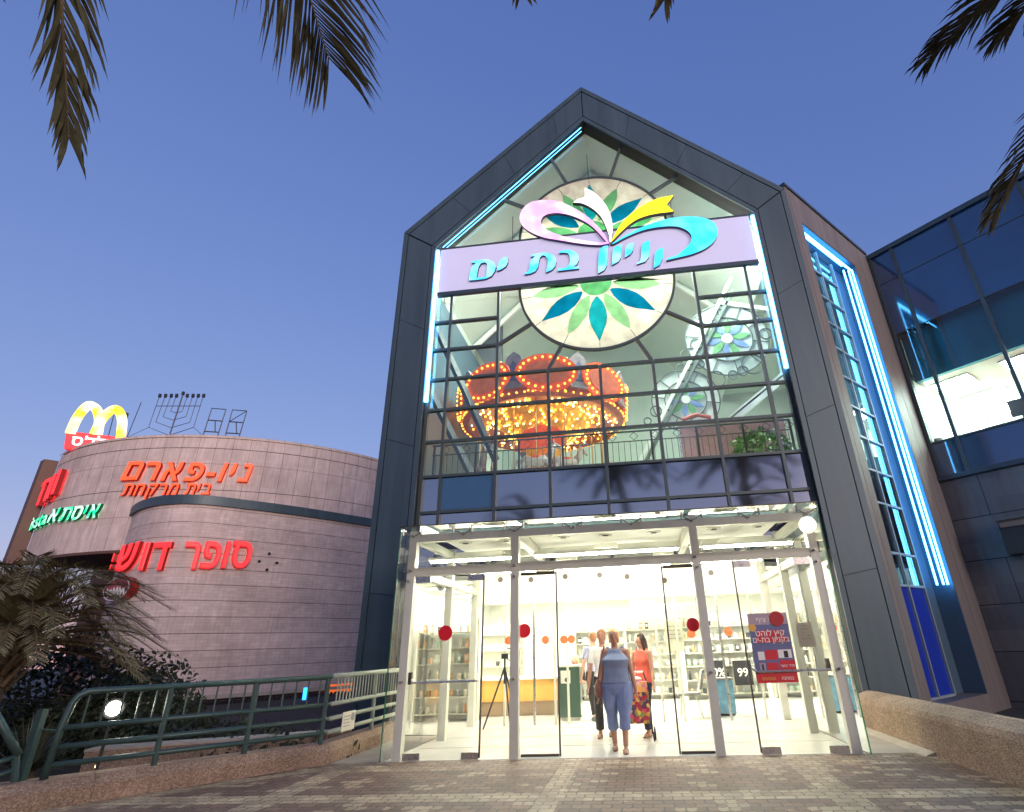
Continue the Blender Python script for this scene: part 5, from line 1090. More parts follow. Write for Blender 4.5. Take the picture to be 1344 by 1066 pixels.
def railing(nm, lb, A, B_, zs, posts, loop=False, nb=20, mt=RAIL, tr=.034):
    t = thing(nm, lb, 'railing', (*A, .27)); A, B_ = Vector((*A, 0)), Vector((*B_, 0)); d = (B_-A).normalized(); L = (B_-A).length
    P = lambda s, z: tuple(A+d*s+Vector((0, 0, z)))
    zt, zm = zs[0], zs[1]
    if loop: part('handrail', mt, t, True, fn=lambda b: b.tube([P(0, .26), P(0.02, zm), P(.06, zt-.12), P(.1, zt-.04), P(.19, zt), P(L, zt)], tr*1.15, 10))
    else: part('handrail', mt, t, True, fn=lambda b: b.tube([P(0, zt), P(L, zt)], tr*1.15, 10))
    for z in zs[1:]: part('rail', mt, t, True, fn=lambda b: b.tube([P(.03, z), P(L, z)], tr*.95, 10))
    for s in posts: part('post', mt, t, fn=lambda b: b.tube([P(s, .255), P(s, zt)], tr*1.05, 10)) or part('base_plate', mt, t, fn=lambda b: b.box(P(s, .272), (.13, .13, .012)))
    for k in range(nb):
        s = .12+(L-.2)*(k+.5)/nb; part('baluster', mt, t, fn=lambda b: b.tube([P(s, zm), P(s, zt)], .0115, 6, cap=False))
    return t
RB = mat('lit_rail_paint', (.3, .34, .27), .45, .15, var=.12, vscale=9)  # paler copy of the rail paint, with the light on it put into the colour
railing('railing', 'long green tubular railing on the left wall with a rounded end', (-7.0, -2.44), (-4.86, -.12), (1.16, .78, .58, .4), (1.05, 2.08, 3.1), True, 17)
railing('railing', 'green railing coloured as lit, running from the corner post back to the gable pier', (-4.86, -.09), (-4.86, 2.5), (1.17, .78, .58, .4), (1.55,), False, 22, RB)
# far left separate bits: upright post and the descending handrail of the stair
pp = at_z(27, 1026, .26); t = thing('fence_post', 'square green steel post standing left of the rounded railing end', 'post', pp); part('shaft', RAIL, t, fn=lambda b: b.box((pp.x, pp.y, .62), (.075, .075, .72))); part('clamp', RAIL, t, fn=lambda b: b.tube([(pp.x, pp.y, .78), (pp.x+.22, pp.y+.16, .74)], .012, 6)); part('cap', RAIL, t, fn=lambda b: b.box((pp.x, pp.y, .985), (.078, .078, .012)))
t = thing('stair_railing', 'stair handrail descending out of the picture at the far left', 'railing', (pp.x-.12, pp.y-.1, .3))
rq = math.hypot(pp.x-CPOS.x, pp.y-CPOS.y)-.12; A_ = lambda x, y: tuple(at_r(x, y, rq))
part('handrail', RAIL, t, True, fn=lambda b: b.tube([A_(25, 992), A_(8, 962), A_(-30, 895)], .042, 10))
for y0, y1 in ((994, 1003), (1010, 1022)): part('rail', RAIL, t, True, fn=lambda b: b.tube([A_(20, y0), A_(-25, y1+4)], .03, 8))
part('post', RAIL, t, fn=lambda b: b.tube([A_(21, 990), tuple(Vector(A_(19, 1026)))], .036, 8))
# notice plate tied to the railing
p = at_plane(457, 946, (-4.82, 0, 0), Vector((1, 0, 0))); t = thing('railing_notice', 'small white notice plate tied to the corner railing', 'notice', p)
part('plate', mat('plate_white', (.7, .66, .55), .5, var=.1, vscale=20), t, fn=lambda b: b.box((-4.815, p.y, p.z), (.008, .42, .27))); part('emblem', mat('plate_grey', (.3, .3, .3), .5), t, fn=lambda b: b.disc((-4.81, p.y+.12, p.z+.05), .06, (1, 0, 0), 18, .003))
for k in range(4): part('text_line', MATS['plate_grey'], t, fn=lambda b: b.box((-4.8095, p.y-.07, p.z+.07-.045*k), (.002, .2, .012)))
lw = thing('planter_wall', 'low concrete planter wall behind the green railing', 'wall', (-6, 1.2, 0)); part('wall', AGG, lw, fn=lambda b: b.prism([(-8.4, -.55), (-5.12, .9), (-5.12, 1.25), (-8.5, -.2)], XY, -.3, .27)); part('coping', CONC, lw, fn=lambda b: b.prism([(-8.4, -.57), (-5.115, .88), (-5.115, 1.27), (-8.5, -.18)], XY, .273, .31))

# ------------------------------------------------------------------ PLANTING
soil = MB(); soil.prism([(-60, -40), (-16.3, -11.7), (-7.4, -2.4), (-5.2, .2), (-5.2, 2.6), (-5.9, 9), (-14, 20), (-60, 20)], XY, -.3, -.02); soil.build('planting_bed', mat('soil', (.03, .022, .016), .95, bump=.5, bscale=30), kind='structure')
LEAF_M = mat('shrub_leaf', (.035, .05, .02), .55, var=.5, vscale=3)
def hedge(nm, lb, cat, balls, n, size, m, seed):
    c = balls[0][0]; t = thing(nm, lb, cat, (c[0], c[1], -.02)); rg = random.Random(seed); b = MB()
    vol = sum(r[0]*r[1]*r[2] for _, r in balls)
    for c, r in balls:
        for _ in range(int(n*r[0]*r[1]*r[2]/vol)):
            q = Vector((rg.gauss(0, 1), rg.gauss(0, 1), rg.gauss(0, 1))).normalized()*rg.uniform(.55, 1.04)
            p = Vector(c)+Vector((q.x*r[0], q.y*r[1], q.z*r[2]))
            if p.z < -.05: continue
            u = Vector((rg.gauss(0, 1), rg.gauss(0, 1), rg.gauss(.3, .8))).normalized(); v = u.cross(Vector((rg.gauss(0, 1), rg.gauss(0, 1), rg.gauss(0, 1)))).normalized(); s = size*rg.uniform(.6, 1.5)
            b._add([p, p+u*s*.5+v*s*.25, p+u*s, p+u*s*.5-v*s*.25], [(0, 1, 2, 3)])
    b.build('foliage', m, t)
    b = MB()
    for c, r in balls[:1]: b.tube([(c[0], c[1], -.05), (c[0]+.1, c[1], max(.1, c[2]))], [.05, .02], 6)
    b.build('stems', BARK, t)
    return t
HB = []
for k in range(9):
    f = k/8; a = at_r(40+f*360, 930, 15.5-4.2*f); HB.append(((a.x, a.y, .25-.42*f), (1.15, .9, .74-.26*f)))
hedge('hedge', 'long dark clipped hedge behind the green railing', 'hedge', HB, 15000, .1, LEAF_D, 5)
a = at_r(60, 880, 17); hedge('shrub', 'tall dark shrub mass behind the date palm', 'shrub', [((a.x, a.y, .8), (2.4, 1.3, 1.35)), ((a.x+1.6, a.y+.7, .6), (1.4, 1.1, 1.1)), ((a.x-2.6, a.y-1, .6), (2.2, 1.3, 1.3))], 12000, .13, LEAF_D, 6)
a = at_r(185, 885, 15.2); hedge('shrub', 'twiggy shrub rising above the hedge beside the stone drum', 'shrub', [((a.x, a.y, .8), (.75, .6, .55)), ((a.x+.7, a.y+.2, .5), (.7, .5, .4)), ((a.x-.6, a.y, .6), (.6, .5, .45))], 5200, .065, LEAF_M, 8)
AGV = mat('agave_leaf', (.06, .065, .04), .5, var=.4, vscale=6)
for (px, py, rr, h, lb) in ((52, 985, 11.2, .8, 'spiky yucca tuft beside the far left post'), (62, 985, 11.2, .6, 'low spiky yucca under the rounded railing end')):
    a = at_r(px+(12 if h < .6 else -12), py, rr); t = thing('yucca_plant', lb, 'plant', (a.x, a.y, 0)); rg = random.Random(px); b = MB(); z0 = .12 if h < .6 else .2
    for k in range(46):
        an = rg.uniform(0, 6.283); el = rg.uniform(.05, 1.35); d = Vector((math.cos(an)*math.cos(el), math.sin(an)*math.cos(el), math.sin(el))); s = d.cross(Vector((0, 0, 1))).normalized()*.018; o = Vector((a.x, a.y, z0)); L_ = h*rg.uniform(.7, 1.05)
        b._add([o-s, o+s, o+d*L_*.5+s, o+d*L_-Vector((0, 0, .06*math.cos(el))), o+d*L_*.5-s], [(0, 1, 2, 4), (4, 2, 3)])
    b.build('leaves', AGV, t); part('stem', BARK, t, fn=lambda b: b.tube([(a.x, a.y, -.05), (a.x, a.y, z0+.02)], .05, 8))
def frond(b, P, ll=.38, n=46, wd=.02, r0=.022, seed=0, start=.12, droop=.35, up=Vector((0, 0, 1)), spread=.75):
    rg = random.Random(seed); C = catmull(P, 9); N = len(C)
    b.tube([tuple(p) for p in C], [r0*(1-.85*i/(N-1)) for i in range(N)], 5, mi=1)
    for k in range(n):
        f = start+(1-start)*(k+.5)/n; x = f*(N-1); i = min(N-2, int(x)); p = C[i].lerp(C[i+1], x-i); t = (C[i+1]-C[i]).normalized()
        s = t.cross(up); s = s.normalized() if s.length > .05 else Vector((1, 0, 0)); nn = s.cross(t).normalized()
        L_ = ll*(1-.55*max(0, f-.55)/.45)*(.55+.45*min(1, (f-start)/.2+.2))
        for sg in (-1, 1):
            d = (s*sg*(spread+rg.uniform(-.12, .12))+t*(.7+.5*f+rg.uniform(-.1, .1))+nn*rg.uniform(.05, .4)).normalized(); l = L_*rg.uniform(.85, 1.1)
            w_ = d.cross(nn).normalized()*wd; q1 = p+d*l*.45; q2 = p+d*l*.8-Vector((0, 0, droop*l*.12)); q3 = p+d*l-Vector((0, 0, droop*l*.3))
            b._add([p-w_*.4, p+w_*.4, q1+w_, q2+w_*.7, q3, q2-w_*.7, q1-w_], [(0, 1, 2, 6), (6, 2, 3, 5), (5, 3, 4)])
def palm(nm, lb, base, crown, L, nf, seed, m, ll, rt=.24, nl=40, skip=None, wd=.02):
    t = thing(nm, lb, 'palm tree', base); rg = random.Random(seed); base, crown = Vector(base), Vector(crown)
    H = crown.z-base.z; n = max(6, int(H/.12)); Pt = []; rs = []
    for i in range(n+1):
        f = i/n; Pt.append(base.lerp(crown, f)+Vector((.04*math.sin(f*5), 0, 0))); rs.append(rt*(1.12-.2*f)*(1+.09*(i % 2)))
    part('trunk', BARK, t, fn=lambda b: b.tube([tuple(p) for p in Pt], rs, 12))
    b = MB()
    for k in range(nf):
        an = k*2.39996+rg.uniform(-.2, .2); el = R(84-95*(k/nf)**.95+rg.uniform(-6, 6)); l = L*rg.uniform(.85, 1.08)
        if skip and skip(an, el): continue
        h = Vector((math.cos(an), math.sin(an), 0)); o = crown+h*.08; 
        P = [o, o+h*l*.33*math.cos(el)+Vector((0, 0, l*.33*math.sin(el))), o+h*l*.66*math.cos(el*.75)+Vector((0, 0, l*.62*math.sin(el*.8)-.05*l)), o+h*l*.95*math.cos(el*.5)+Vector((0, 0, l*.8*math.sin(el*.6)-.22*l))]
        frond(b, P, ll, nl, wd, .028, seed*100+k)
    b.build('crown', [m, RACH], t)
    b = MB()
    for k in range(26):
        an = k*2.4; h = Vector((math.cos(an), math.sin(an), 0)); z = -.1-.55*(k/26); b.tube([tuple(crown+h*.16+Vector((0, 0, z-.1))), tuple(crown+h*.36+Vector((0, 0, z+.18)))], [.05, .03], 5)
    b.build('leaf_bases', RACH, t); return t
a = at_r(6, 855, 13.6)
palm('date_palm', 'bushy dusty date palm in front of the stone drum at far left', (a.x-.15, a.y, -.1), (a.x, a.y, 1.85), 2.4, 80, 3, FROND2, .42, .2, 84, wd=.0075)
# palms that stand beside the viewer: only some hanging fronds reach into the picture
def hang(px, py, d): v = ray(px, py).normalized(); return CPOS+v*d
def big_palm(lb, base, crown, fr, seed, side):
    t = palm('tall_palm', lb, base, crown, 2.6, 26, seed, FROND, .45, .2, 44, skip=lambda an, el: (math.cos(an)*side > -.25), wd=.014)
    for i, (P, n, ll) in enumerate(fr):
        b = MB(); frond(b, [Vector(crown)]+P, ll, n, .0105, .018, seed*7+i, .1, .8, spread=.75 if ll > .8 else .4); b.build('hanging_frond', [FROND, RACH], t)
cl = (-4.3, -9.0, 6.3)
big_palm('tall palm left of the viewer whose two fronds hang into the top left', (-4.6, -9.6, -.05), cl, [
    ([hang(32, -330, 5.1), hang(70, -120, 4.7), hang(84, 60, 4.55), hang(90, 182, 4.5)], 64, .42),
    ([hang(230, -420, 5.6), hang(345, -190, 5.2), hang(398, -30, 5.0), hang(432, 78, 4.95)], 66, .85)], 21, 1)
cr = (4.6, -8.6, 6.6)
big_palm('tall palm right of the viewer whose fronds reach into the top right', (4.9, -9.6, -.05), cr, [
    ([hang(1500, -190, 5.2), hang(1370, -70, 5.2), hang(1280, 15, 5.2), hang(1222, 75, 5.2)], 66, .4),
    ([hang(1500, -150, 4.8), hang(1420, -70, 4.9), hang(1350, 5, 5.0), hang(1315, 42, 5.0)], 44, .36),
    ([hang(1480, 40, 4.9), hang(1410, 120, 4.9), hang(1340, 215, 4.9), hang(1304, 285, 4.9)], 44, .34)], 33, -1)
b = MB(); 
cm = (1.6, -11.5, 8.2)
tp = palm('tall_palm', 'tall palm behind the viewer mirrored in the dark glass band, left one', (1.3, -12.6, -.05), (-.6, -13.6, 10.3), 3.3, 44, 51, FROND, .6, .2, 40, wd=.034)
for i, P in enumerate(([hang(600, -420, 7.2), hang(660, -160, 6.4), hang(684, -14, 6.2)], [hang(960, -380, 7.4), hang(900, -150, 6.6), hang(872, 2, 6.4)])):
    b = MB(); frond(b, [Vector((-.6, -13.6, 10.3)), Vector((-.3, -12.2, 10.6))]+P, .45, 50, .017, .022, 77+i, .1, .5, spread=.6); b.build('hanging_frond', [FROND, RACH], tp)
palm('tall_palm', 'tall palm behind the viewer mirrored in the dark glass band, right one', (6.1, -13.4, -.05), (5.9, -13.0, 10.2), 3.4, 44, 52, FROND, .6, .2, 40, wd=.034)

# unseen tree belt added behind the viewer to block sky glow in the glass
b = MB(); rg = random.Random(9)
for k in range(26):
    c = Vector((-45+k*3.6+rg.uniform(-1, 1), -33+rg.uniform(-3, 3), rg.uniform(3.2, 4.6))); r = Vector((3.2, 2.4, rg.uniform(3.6, 5.4)))
    for _ in range(420):
        q = Vector((rg.gauss(0, 1), rg.gauss(0, 1), rg.gauss(0, 1))).normalized()*rg.uniform(.5, 1.05); p = c+Vector((q.x*r.x, q.y*r.y, q.z*r.z))
        if p.z < 0: continue
        u = Vector((rg.gauss(0, 1), rg.gauss(0, 1), rg.gauss(0, 1))).normalized(); v = u.cross(q).normalized(); z_ = rg.uniform(.5, 1.1); b._add([p, p+u*z_*.5+v*z_*.4, p+u*z_, p+u*z_*.5-v*z_*.4], [(0, 1, 2, 3)])
b.build('unseen_tree_screen', LEAF_D, kind='stuff')

# flood lamp in the hedge
a = at_plane(149.5, 930, at_r(150, 930, 10.2), Vector((0, 1, 0))); t = thing('flood_lamp', 'round bright flood lamp shining out of the hedge', 'lamp', (a.x, a.y, 0)); dv = (CPOS-a).normalized()
part('lens', emit('flood_lens', (1, .95, .75), 14), t, fn=lambda b: b.disc(tuple(a), .085, dv, 24, .01)); part('housing', BLACK, t, fn=lambda b: b.tube([tuple(a-dv*.004), tuple(a-dv*.16)], [.12, .08], 16)); part('stake', BLACK, t, fn=lambda b: b.tube([tuple(a-dv*.1), (a.x, a.y-.02, -.05)], .02, 6))
a = at_z(127, 1008, .05) ; a = at_r(127, 1006, 10.6)
t = thing('small_uplight', 'tiny lit ground spike lamp low in the hedge', 'lamp', (a.x, a.y, 0)); part('lens', emit('amber_lens', (1, .6, .2), 2.5), t, fn=lambda b: b.disc(tuple(a), .022, (CPOS-a).normalized(), 12, .01)); part('stake', BLACK, t, fn=lambda b: b.tube([(a.x, a.y+.02, -.05), (a.x, a.y+.02, a.z)], .012, 6))

# ------------------------------------------------------------------ PEOPLE
def remeshed(b, vox, sm=4):
    me = bpy.data.meshes.new("tmp"); me.from_pydata(b.v, [], b.f); me.update()
    o = bpy.data.objects.new("tmp", me); COL.objects.link(o)
    r = o.modifiers.new("r", 'REMESH'); r.mode = 'VOXEL'; r.voxel_size = vox
    s = o.modifiers.new("s", 'SMOOTH'); s.factor = .5; s.iterations = sm
    m = bpy.data.meshes.new_from_object(o.evaluated_get(DG())); bpy.data.objects.remove(o); bpy.data.meshes.remove(me); return m
def ik(a, c, l1, l2, bend):
    a, c = Vector(a), Vector(c); d = c-a; L = min(d.length, (l1+l2)*.999); n = d.normalized(); x = (l1*l1-l2*l2+L*L)/(2*L); h = math.sqrt(max(0, l1*l1-x*x))
    bend = Vector(bend); bend = (bend-n*bend.dot(n)).normalized(); return a+n*x+bend*h
SKIN = mat('skin', (.55, .3, .2), .55, var=.06); SKIN_T = mat('tanned_skin', (.42, .21, .135), .55, var=.06); EYE = mat('eye_dark', (.03, .02, .02), .3); LIP = mat('lips', (.4, .1, .09), .5)
def person(label, at, yaw, H, feet, hands, top_m, leg_m, skin=SKIN, hair_m=None, hair='short', build=1.0, sleeve=0, leg_len=1.0, bust=0, lean=0, head_yaw=0, peplum=0, shoe_m=None, seated=False, loose=1.0):
    # local space: x to the person's left... facing +y; scaled to height H
    k = H/1.7; T = Matrix.Translation(Vector(at)) @ Matrix.Rotation(yaw, 4, 'Z') @ Matrix.Scale(k, 4)
    t = thing('person', label, 'person', at)
    hipz = .92 if not seated else .5
    hip = Vector((0, 0, hipz)); ch = Vector((0, lean, hipz+.42)); nk = Vector((0, lean*1.1, hipz+.56)); hd = Vector((0, lean*1.15+.015, hipz+.70))
    B = build; b = MB()
    b.rings([(0, 0, hipz-.1, .13*B, .1*B), (0, 0, hipz, .165*B, .118*B), (0, lean*.3, hipz+.12, .145*B, .105*B), (0, lean*.6, hipz+.24, .135*B, .1*B), (0, lean*.9, hipz+.36, .16*B, .115*B), (0, lean, hipz+.47, .165, .09), (0, lean, hipz+.53, .08, .065)], 18)
    b.tube([tuple(ch+Vector((0, 0, .06))), tuple(nk), tuple(hd-Vector((0, .01, .03)))], [.062, .052, .055], 12)
    hm = Matrix.Rotation(head_yaw, 4, 'Z')
    b.ball(hd+Vector((0, 0, .02)), (.074, .092, .108), 18, 14); b.ball(hd+hm@Vector((0, .025, -.055)), (.052, .062, .062), 14, 10)
    b.ball(hd+hm@Vector((0, .098, -.012)), (.013, .018, .024), 8, 6)
    for s in (-1, 1): b.ball(hd+hm@Vector((s*.075, 0, -.005)), (.012, .02, .03), 8, 6)
    legs = []; arms = []
    for s, f in zip((-1, 1), feet):
        h = hip+Vector((s*.085*B, 0, -.02)); a = Vector(f)+Vector((0, -.02, .085)); kn = ik(h, a, .42, .42, (0, 1, .1)); legs.append((h, kn, a, s))
        b.tube([tuple(h+Vector((0, 0, .03))), tuple(h.lerp(kn, .35)), tuple(kn), tuple(kn.lerp(a, .35)-Vector((0, .012, 0))), tuple(a)], [.088*B, .08*B, .055, .054, .037], 12)
        b.tube([tuple(a+Vector((0, -.035, -.035))), tuple(a+Vector((0, .04, -.04))), tuple(a+Vector((0, .12, -.058))), tuple(a+Vector((0, .165, -.066)))], [.036, .04, .036, .022], 10)
    for s, w_ in zip((-1, 1), hands):
        sh = Vector((s*.185, lean, hipz+.475)); wv = Vector(w_); el = ik(sh, wv, .28, .25, (s*.35, -1, -.2)); arms.append((sh, el, wv))
        b.tube([tuple(Vector((s*.1, lean, hipz+.48))), tuple(sh), tuple(sh.lerp(el, .5)), tuple(el), tuple(el.lerp(wv, .4)), tuple(wv)], [.06, .058, .047, .04, .038, .026], 12)
        d = (wv-el).normalized(); sd = d.cross(Vector((0, 1, 0))); sd = sd.normalized() if sd.length > .2 else Vector((0, 1, 0)); fw = sd.cross(d).normalized()
        b.tube([tuple(wv), tuple(wv+d*.045), tuple(wv+d*.09)], [(.026, .02), (.034, .018), (.036, .016)], 10)
        for j, (o, L_) in enumerate(((-.028, .06), (-.01, .072), (.01, .068), (.028, .054))):
            p0 = wv+d*.085+fw*o; p1 = p0+d*L_*.5+sd*s*.006; p2 = p1+d*L_*.4-sd*s*.02*-1; b.tube([tuple(p0), tuple(p1), tuple(p2)], [.0095, .009, .007], 6)
        b.tube([tuple(wv+d*.03+fw*.028), tuple(wv+d*.065+fw*.052), tuple(wv+d*.09+fw*.056)], [.012, .011, .008], 6)
    me = remeshed(b, .0095, 3)
    # face marks (eyes, brows, mouth) as part of the same body mesh
    bm = bmesh.new(); bm.from_mesh(me)
    def mark(c, r, mi):
        g_ = bmesh.ops.create_icosphere(bm, subdivisions=1, radius=1, matrix=Matrix.Translation(c) @ hm @ Matrix.Diagonal((*r, 1)))
        for v in g_['verts']:
            for f in v.link_faces: f.material_index = mi
    for s in (-1, 1): mark(hd+hm@Vector((s*.03, .085, .014)), (.01, .005, .005), 1); mark(hd+hm@Vector((s*.031, .086, .03)), (.015, .005, .0025), 1)
    mark(hd+hm@Vector((0, .086, -.055)), (.022, .007, .007), 2)
    bm.to_mesh(me); bm.free()
    for m in (skin, EYE, LIP): me.materials.append(m)
    me.polygons.foreach_set('use_smooth', [True]*len(me.polygons)); me.transform(T); link('body', me, t)
    def cloth(nm, b, m, vox=.012, sm=4):
        q = remeshed(b, vox, sm); q.materials.append(m); q.polygons.foreach_set('use_smooth', [True]*len(q.polygons)); q.transform(T); return link(nm, q, t)
    # trousers
    b = MB(); g_ = .014*loose
    b.rings([(0, -.005, hipz-.13, .14*B, .115*B), (0, -.01, hipz-.04, .178*B, .135*B), (0, 0, hipz+.05, .172*B, .125*B), (0, lean*.3, hipz+.12, .152*B, .115*B)], 18)
    for h, kn, a, s in legs:
        e = kn.lerp(a, leg_len-1 if leg_len > 1 else 0) if leg_len > 1 else h.lerp(kn, leg_len)
        P = [h+Vector((0, 0, .03)), h.lerp(kn, .4), kn, kn.lerp(e, .5), e] if leg_len > 1 else [h+Vector((0, 0, .03)), h.lerp(e, .5), e]
        rs = [.098*B+g_*.5, .086*B+g_, .062+g_, .06+g_, .05+g_*1.6] if leg_len > 1 else [.1*B, .09*B+g_, .08*B+g_]
        b.tube([tuple(p) for p in P], rs, 12)
    cloth('trousers', b, leg_m)
    b = MB(); hem = hipz+(.02 if not peplum else -.03)
    b.rings([(0, lean*.1, hem, (.178+peplum*.04)*B, (.136+peplum*.03)*B), (0, lean*.3, hipz+.12, .158*B, .12*B), (0, lean*.6, hipz+.24, .148*B, .114*B), (0, lean*.9+bust*.012, hipz+.36, .172*B, (.126+bust*.02)*B), (0, lean, hipz+.45, .162, .108), (0, lean, hipz+.5, .128, .098), (0, lean, hipz+.52, .105, .085)], 20)
    if bust:
        for s in (-1, 1): b.ball((s*.07, lean+.075*B, hipz+.345), (.075, .07, .075), 12, 8)
    for (sh, el, wv), s in zip(arms, (-1, 1)):
        if sleeve > 0: b.tube([tuple(Vector((s*.1, lean, hipz+.47))), tuple(sh), tuple(sh.lerp(el, sleeve))], [.07, .072, .062], 12)
        else: b.tube([tuple(Vector((s*.1, lean+.05, hipz+.42))), tuple(Vector((s*.115, lean, hipz+.525))), tuple(Vector((s*.1, lean-.06, hipz+.42)))], .042, 8)
    cloth('top', b, top_m)
    # shoes
    for h, kn, a, s in legs:
        b = MB(); b.rings([(a.x, a.y+.05, a.z-.083, .046, .135), (a.x, a.y+.05, a.z-.066, .048, .138)], 14); b.tube([tuple(a+Vector((0, -.06, -.062))), tuple(a+Vector((0, .06, -.064))), tuple(a+Vector((0, .185, -.07)))], [(.04, .018), (.044, .016), (.028, .014)], 12)
        b.tube([tuple(a+Vector((-.045, .07, -.045))), tuple(a+Vector((0, .075, -.005))), tuple(a+Vector((.045, .07, -.045)))], .012, 6)
        if shoe_m is not None and shoe_m.name == 'sneaker': b.tube([tuple(a+Vector((0, -.05, -.03))), tuple(a+Vector((0, .05, -.03))), tuple(a+Vector((0, .16, -.05)))], [.046, .046, .032], 12)
        cloth('shoe', b, shoe_m or MATS['sandal'], .009, 2)
    # hair
    b = MB()
    if hair != 'none':
        b.ball(hd+hm@Vector((0, -.014, .042)), (.086, .098, .098), 18, 12); b.ball(hd+hm@Vector((0, -.045, .0)), (.08, .07, .09), 14, 10)
        if hair == 'bob':
            for s in (-1, 1): b.ball(hd+hm@Vector((s*.068, -.01, -.02)), (.028, .055, .075), 10, 8)
        if hair == 'long':
            b.tube([tuple(hd+hm@Vector((0, -.07, .03))), tuple(hd+hm@Vector((0, -.09, -.1))), tuple(hd+hm@Vector((0, -.105, -.24))), tuple(hd+hm@Vector((0, -.1, -.34)))], [(.075, .05), (.085, .045), (.075, .04), (.04, .02)], 14)
            for s in (-1, 1): b.tube([tuple(hd+hm@Vector((s*.07, .0, .04))), tuple(hd+hm@Vector((s*.08, -.03, -.08))), tuple(hd+hm@Vector((s*.06, -.06, -.2)))], [.03, .03, .02], 8)
    q = remeshed(b, .011, 2)
    # trim hair from the face
    bm = bmesh.new(); bm.from_mesh(q); inv = hm.inverted()
    dl_ = [v for v in bm.verts if (lambda p: p.y > .045 and p.z < .062)(inv@(v.co-hd))]
    bmesh.ops.delete(bm, geom=dl_, context='VERTS'); bm.to_mesh(q); bm.free()
    q.materials.append(hair_m); q.polygons.foreach_set('use_smooth', [True]*len(q.polygons)); q.transform(T); link('hair', q, t)
    return t, T
mat('sandal', (.25, .13, .08), .6); mat('sneaker', (.12, .12, .12), .6)
BLUE_T = mat('grey_blue_knit', (.2, .25, .36), .8, var=.12, vscale=9, bump=.2, bscale=14); BLUE_L = mat('washed_denim', (.2, .26, .42), .8, var=.14, vscale=8, bump=.2, bscale=12); CORAL = mat('coral_blouse', (.85, .16, .1), .7, var=.1, vscale=8, bump=.25, bscale=12); NAVY = mat('dark_jeans', (.03, .04, .07), .75, var=.15); BLOND = mat('light_hair', (.72, .47, .2), .5, var=.2, vscale=25); BRUN = mat('dark_brown_hair', (.05, .025, .015), .4, var=.3, vscale=25); AUB = mat('auburn_hair', (.32, .14, .06), .5, var=.2, vscale=25); STRP = mat('striped_shirt', (.35, .37, .5), .7, var=.35, vscale=18); WHT = mat('white_shirt', (.75, .73, .68), .7, var=.05); BLK = mat('black_cloth', (.025, .023, .022), .8)
PI = math.pi
p = at_z(815, 988, .0)
W1, T1 = person('woman in grey blue tank top and denim capris walking out with a shoulder bag', (p.x, p.y+.02, .006), PI, 1.66, [(-.085, .13, 0), (.09, -.16, .0)], [(-.30, .06, .83), (.29, .02, .79)], BLUE_T, BLUE_L, SKIN_T, BLOND, 'bob', 1.36, 0, 1.45, 1, loose=1.9)
p = at_z(851, 967, .0)
W2, T2 = person('girl in coral sleeveless blouse and dark jeans with long brown hair', (p.x, p.y, .006), PI-.55, 1.6, [(-.07, .1, 0), (.07, -.16, 0)], [(-.27, .12, .86), (.28, -.02, .8)], CORAL, NAVY, SKIN, BRUN, 'long', .98, 0, 1.9, 1, 0, -.7, 1, None)
p = at_z(783, 946, .0)
W3, T3 = person('person in striped blue shirt and black trousers seen from behind', (p.x, p.y, .006), .5, 1.72, [(-.09, -.14, 0), (.09, .14, 0)], [(-.26, .1, .86), (.25, -.02, .8)], STRP, BLK, SKIN, AUB, 'short', 1.05, .7, 1.9, 0, 0, .2, 0, MATS['sneaker'])
p = at_z(798, 968, .0)
W4, T4 = person('person in white shirt and dark trousers half hidden behind the walking woman', (p.x-.02, p.y, .006), PI-.1, 1.7, [(-.08, -.1, 0), (.09, .12, 0)], [(-.27, .02, .84), (.28, .05, .78)], WHT, BLK, SKIN_T, AUB, 'short', 1.0, .8, 1.9, 0, 0, 0, 0)
px_ = at_y(757, 905, 5.4).x
W5, T5 = person('person in black top with blond hair sitting behind the kiosk desk', (px_, 5.35, .006), PI-.2, 1.66, [(-.1, .34, 0), (.1, .34, 0)], [(-.16, .34, .8), (.18, .34, .8)], BLK, BLK, SKIN, BLOND, 'long', 1.0, .9, 1.9, 0, .05, 0, 0, None, True)
st = thing('kiosk_stool', 'dark stool under the person at the kiosk desk', 'stool', (px_, 5.35, 0)); part('seat', BLACK, st, fn=lambda b: b.box((px_, 5.33, .37), (.38, .38, .06))); part('leg', DARKM, st, fn=lambda b: b.tube([(px_, 5.33, .01), (px_, 5.33, .34)], .04, 8))
# shoulder bag on the walking woman
hb = thing('shoulder_bag', 'brown leather shoulder bag hanging at the walking woman\'s side', 'bag', T1 @ Vector((.28, -.0, .8)))
def tw(T, v): return tuple(T @ Vector(v))
BAG = mat('brown_leather', (.2, .085, .055), .5, var=.25, vscale=9)
def bag(b):
    b.rings([(.285, -.03, .74, .05, .13), (.29, -.03, .8, .075, .16), (.29, -.03, .92, .07, .155), (.285, -.03, 1.0, .035, .12)], 16, ax=T1)
part('body', BAG, hb, True, fn=bag); part('strap', BAG, hb, fn=lambda b: b.tube([tw(T1, q) for q in ((.29, .1, .98), (.25, .12, 1.2), (.17, .04, 1.475), (.235, -.1, 1.2), (.285, -.14, .98))], .013, 6)); part('clasp', CHROME, hb, fn=lambda b: b.ball(tw(T1, (.36, -.03, .9)), .014, 8, 6))
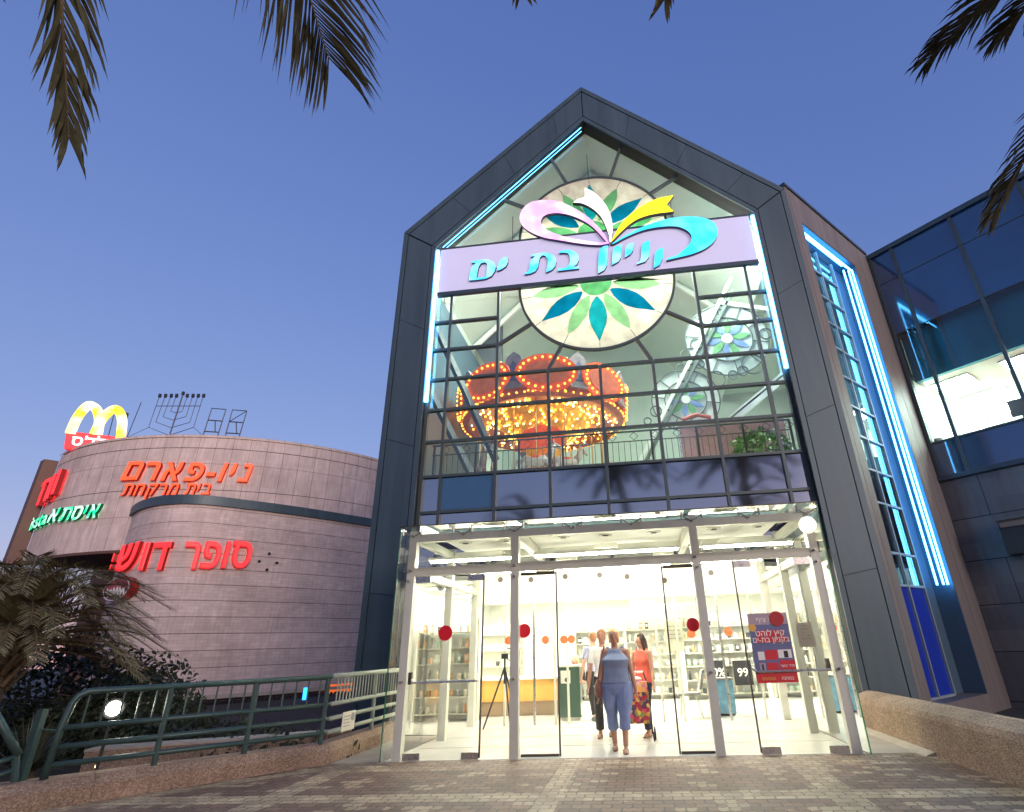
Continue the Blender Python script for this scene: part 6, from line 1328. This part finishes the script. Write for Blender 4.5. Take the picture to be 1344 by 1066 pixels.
# shopping trolley: patterned bag on a wheeled frame
p = at_z(840, 972, .0); tx, ty = p.x, p.y-.02
tr = thing('shopping_trolley', 'colourful patterned shopping trolley bag between the two women', 'trolley', (tx, ty, 0))
def patch():
    m, t, b = nodes('patchwork'); L = t.links.new; tc = t.nodes.new('ShaderNodeTexCoord'); v = t.nodes.new('ShaderNodeTexVoronoi'); v.inputs['Scale'].default_value = 17; L(tc.outputs['Object'], v.inputs['Vector'])
    r = t.nodes.new('ShaderNodeValToRGB'); r.color_ramp.interpolation = 'CONSTANT'; e = r.color_ramp.elements; e[0].color = (.35, .02, .05, 1); e[1].position = .3; e[1].color = (.6, .25, .03, 1)
    for q, c in ((.48, (.08, .03, .08)), (.6, (.55, .05, .09)), (.75, (.65, .42, .1)), (.88, (.2, .22, .05))): n = e.new(q); n.color = (*c, 1)
    s = t.nodes.new('ShaderNodeSeparateColor'); L(v.outputs['Color'], s.inputs[0]); L(s.outputs[0], r.inputs['Fac']); L(r.outputs[0], b.inputs['Base Color']); b.inputs['Roughness'].default_value = .7; return m
def pnk():
    m = patch(); m.name = 'pink_flap'; t = m.node_tree
    for n in t.nodes:
        if n.type == 'VALTORGB':
            for e, c in zip(n.color_ramp.elements, ((.7, .08, .25), (.8, .35, .1), (.7, .2, .35), (.75, .5, .15), (.8, .1, .3), (.8, .4, .4))): e.color = (*c, 1)
    return m
part('bag', patch(), tr, fn=lambda b: b.prism([(-.19, .26), (.19, .26), (.21, .72), (-.21, .72)], (Vector((tx, ty, 0)), Vector((1, 0, 0)), Vector((0, 0, 1)), Vector((0, -1, 0))), -.14, .14)); part('flap', pnk(), tr, fn=lambda b: b.prism([(-.2, .725), (.2, .725), (.19, .88), (-.19, .88)], (Vector((tx, ty, 0)), Vector((1, 0, 0)), Vector((0, 0, 1)), Vector((0, -1, 0))), -.145, .155))
for s in (-1, 1):
    part('frame_tube', BLACK, tr, fn=lambda b: b.tube([(tx+s*.22, ty-.02, .1), (tx+s*.23, ty+.16, .75), (tx+s*.14, ty+.2, 1.02)], .013, 6)); part('leg', BLACK, tr, fn=lambda b: b.tube([(tx+s*.21, ty-.14, .3), (tx+s*.24, ty-.16, .0)], .012, 6))
    wh = part('wheel', BLACK, tr, fn=lambda b: b.tube([(tx+s*.26-.015, ty+.02, .1), (tx+s*.26+.015, ty+.02, .1)], .1, 18)); part('hub', CHROME, wh, fn=lambda b: b.tube([(tx+s*.26-.02, ty+.02, .1), (tx+s*.26+.02, ty+.02, .1)], .04, 12))
part('handle', WT, tr, fn=lambda b: b.tube([(tx-.14, ty+.2, 1.02), (tx+.14, ty+.2, 1.02)], .02, 8)); part('purse', WT, tr, fn=lambda b: b.ball((tx-.02, ty, .92), (.13, .09, .045), 12, 8))
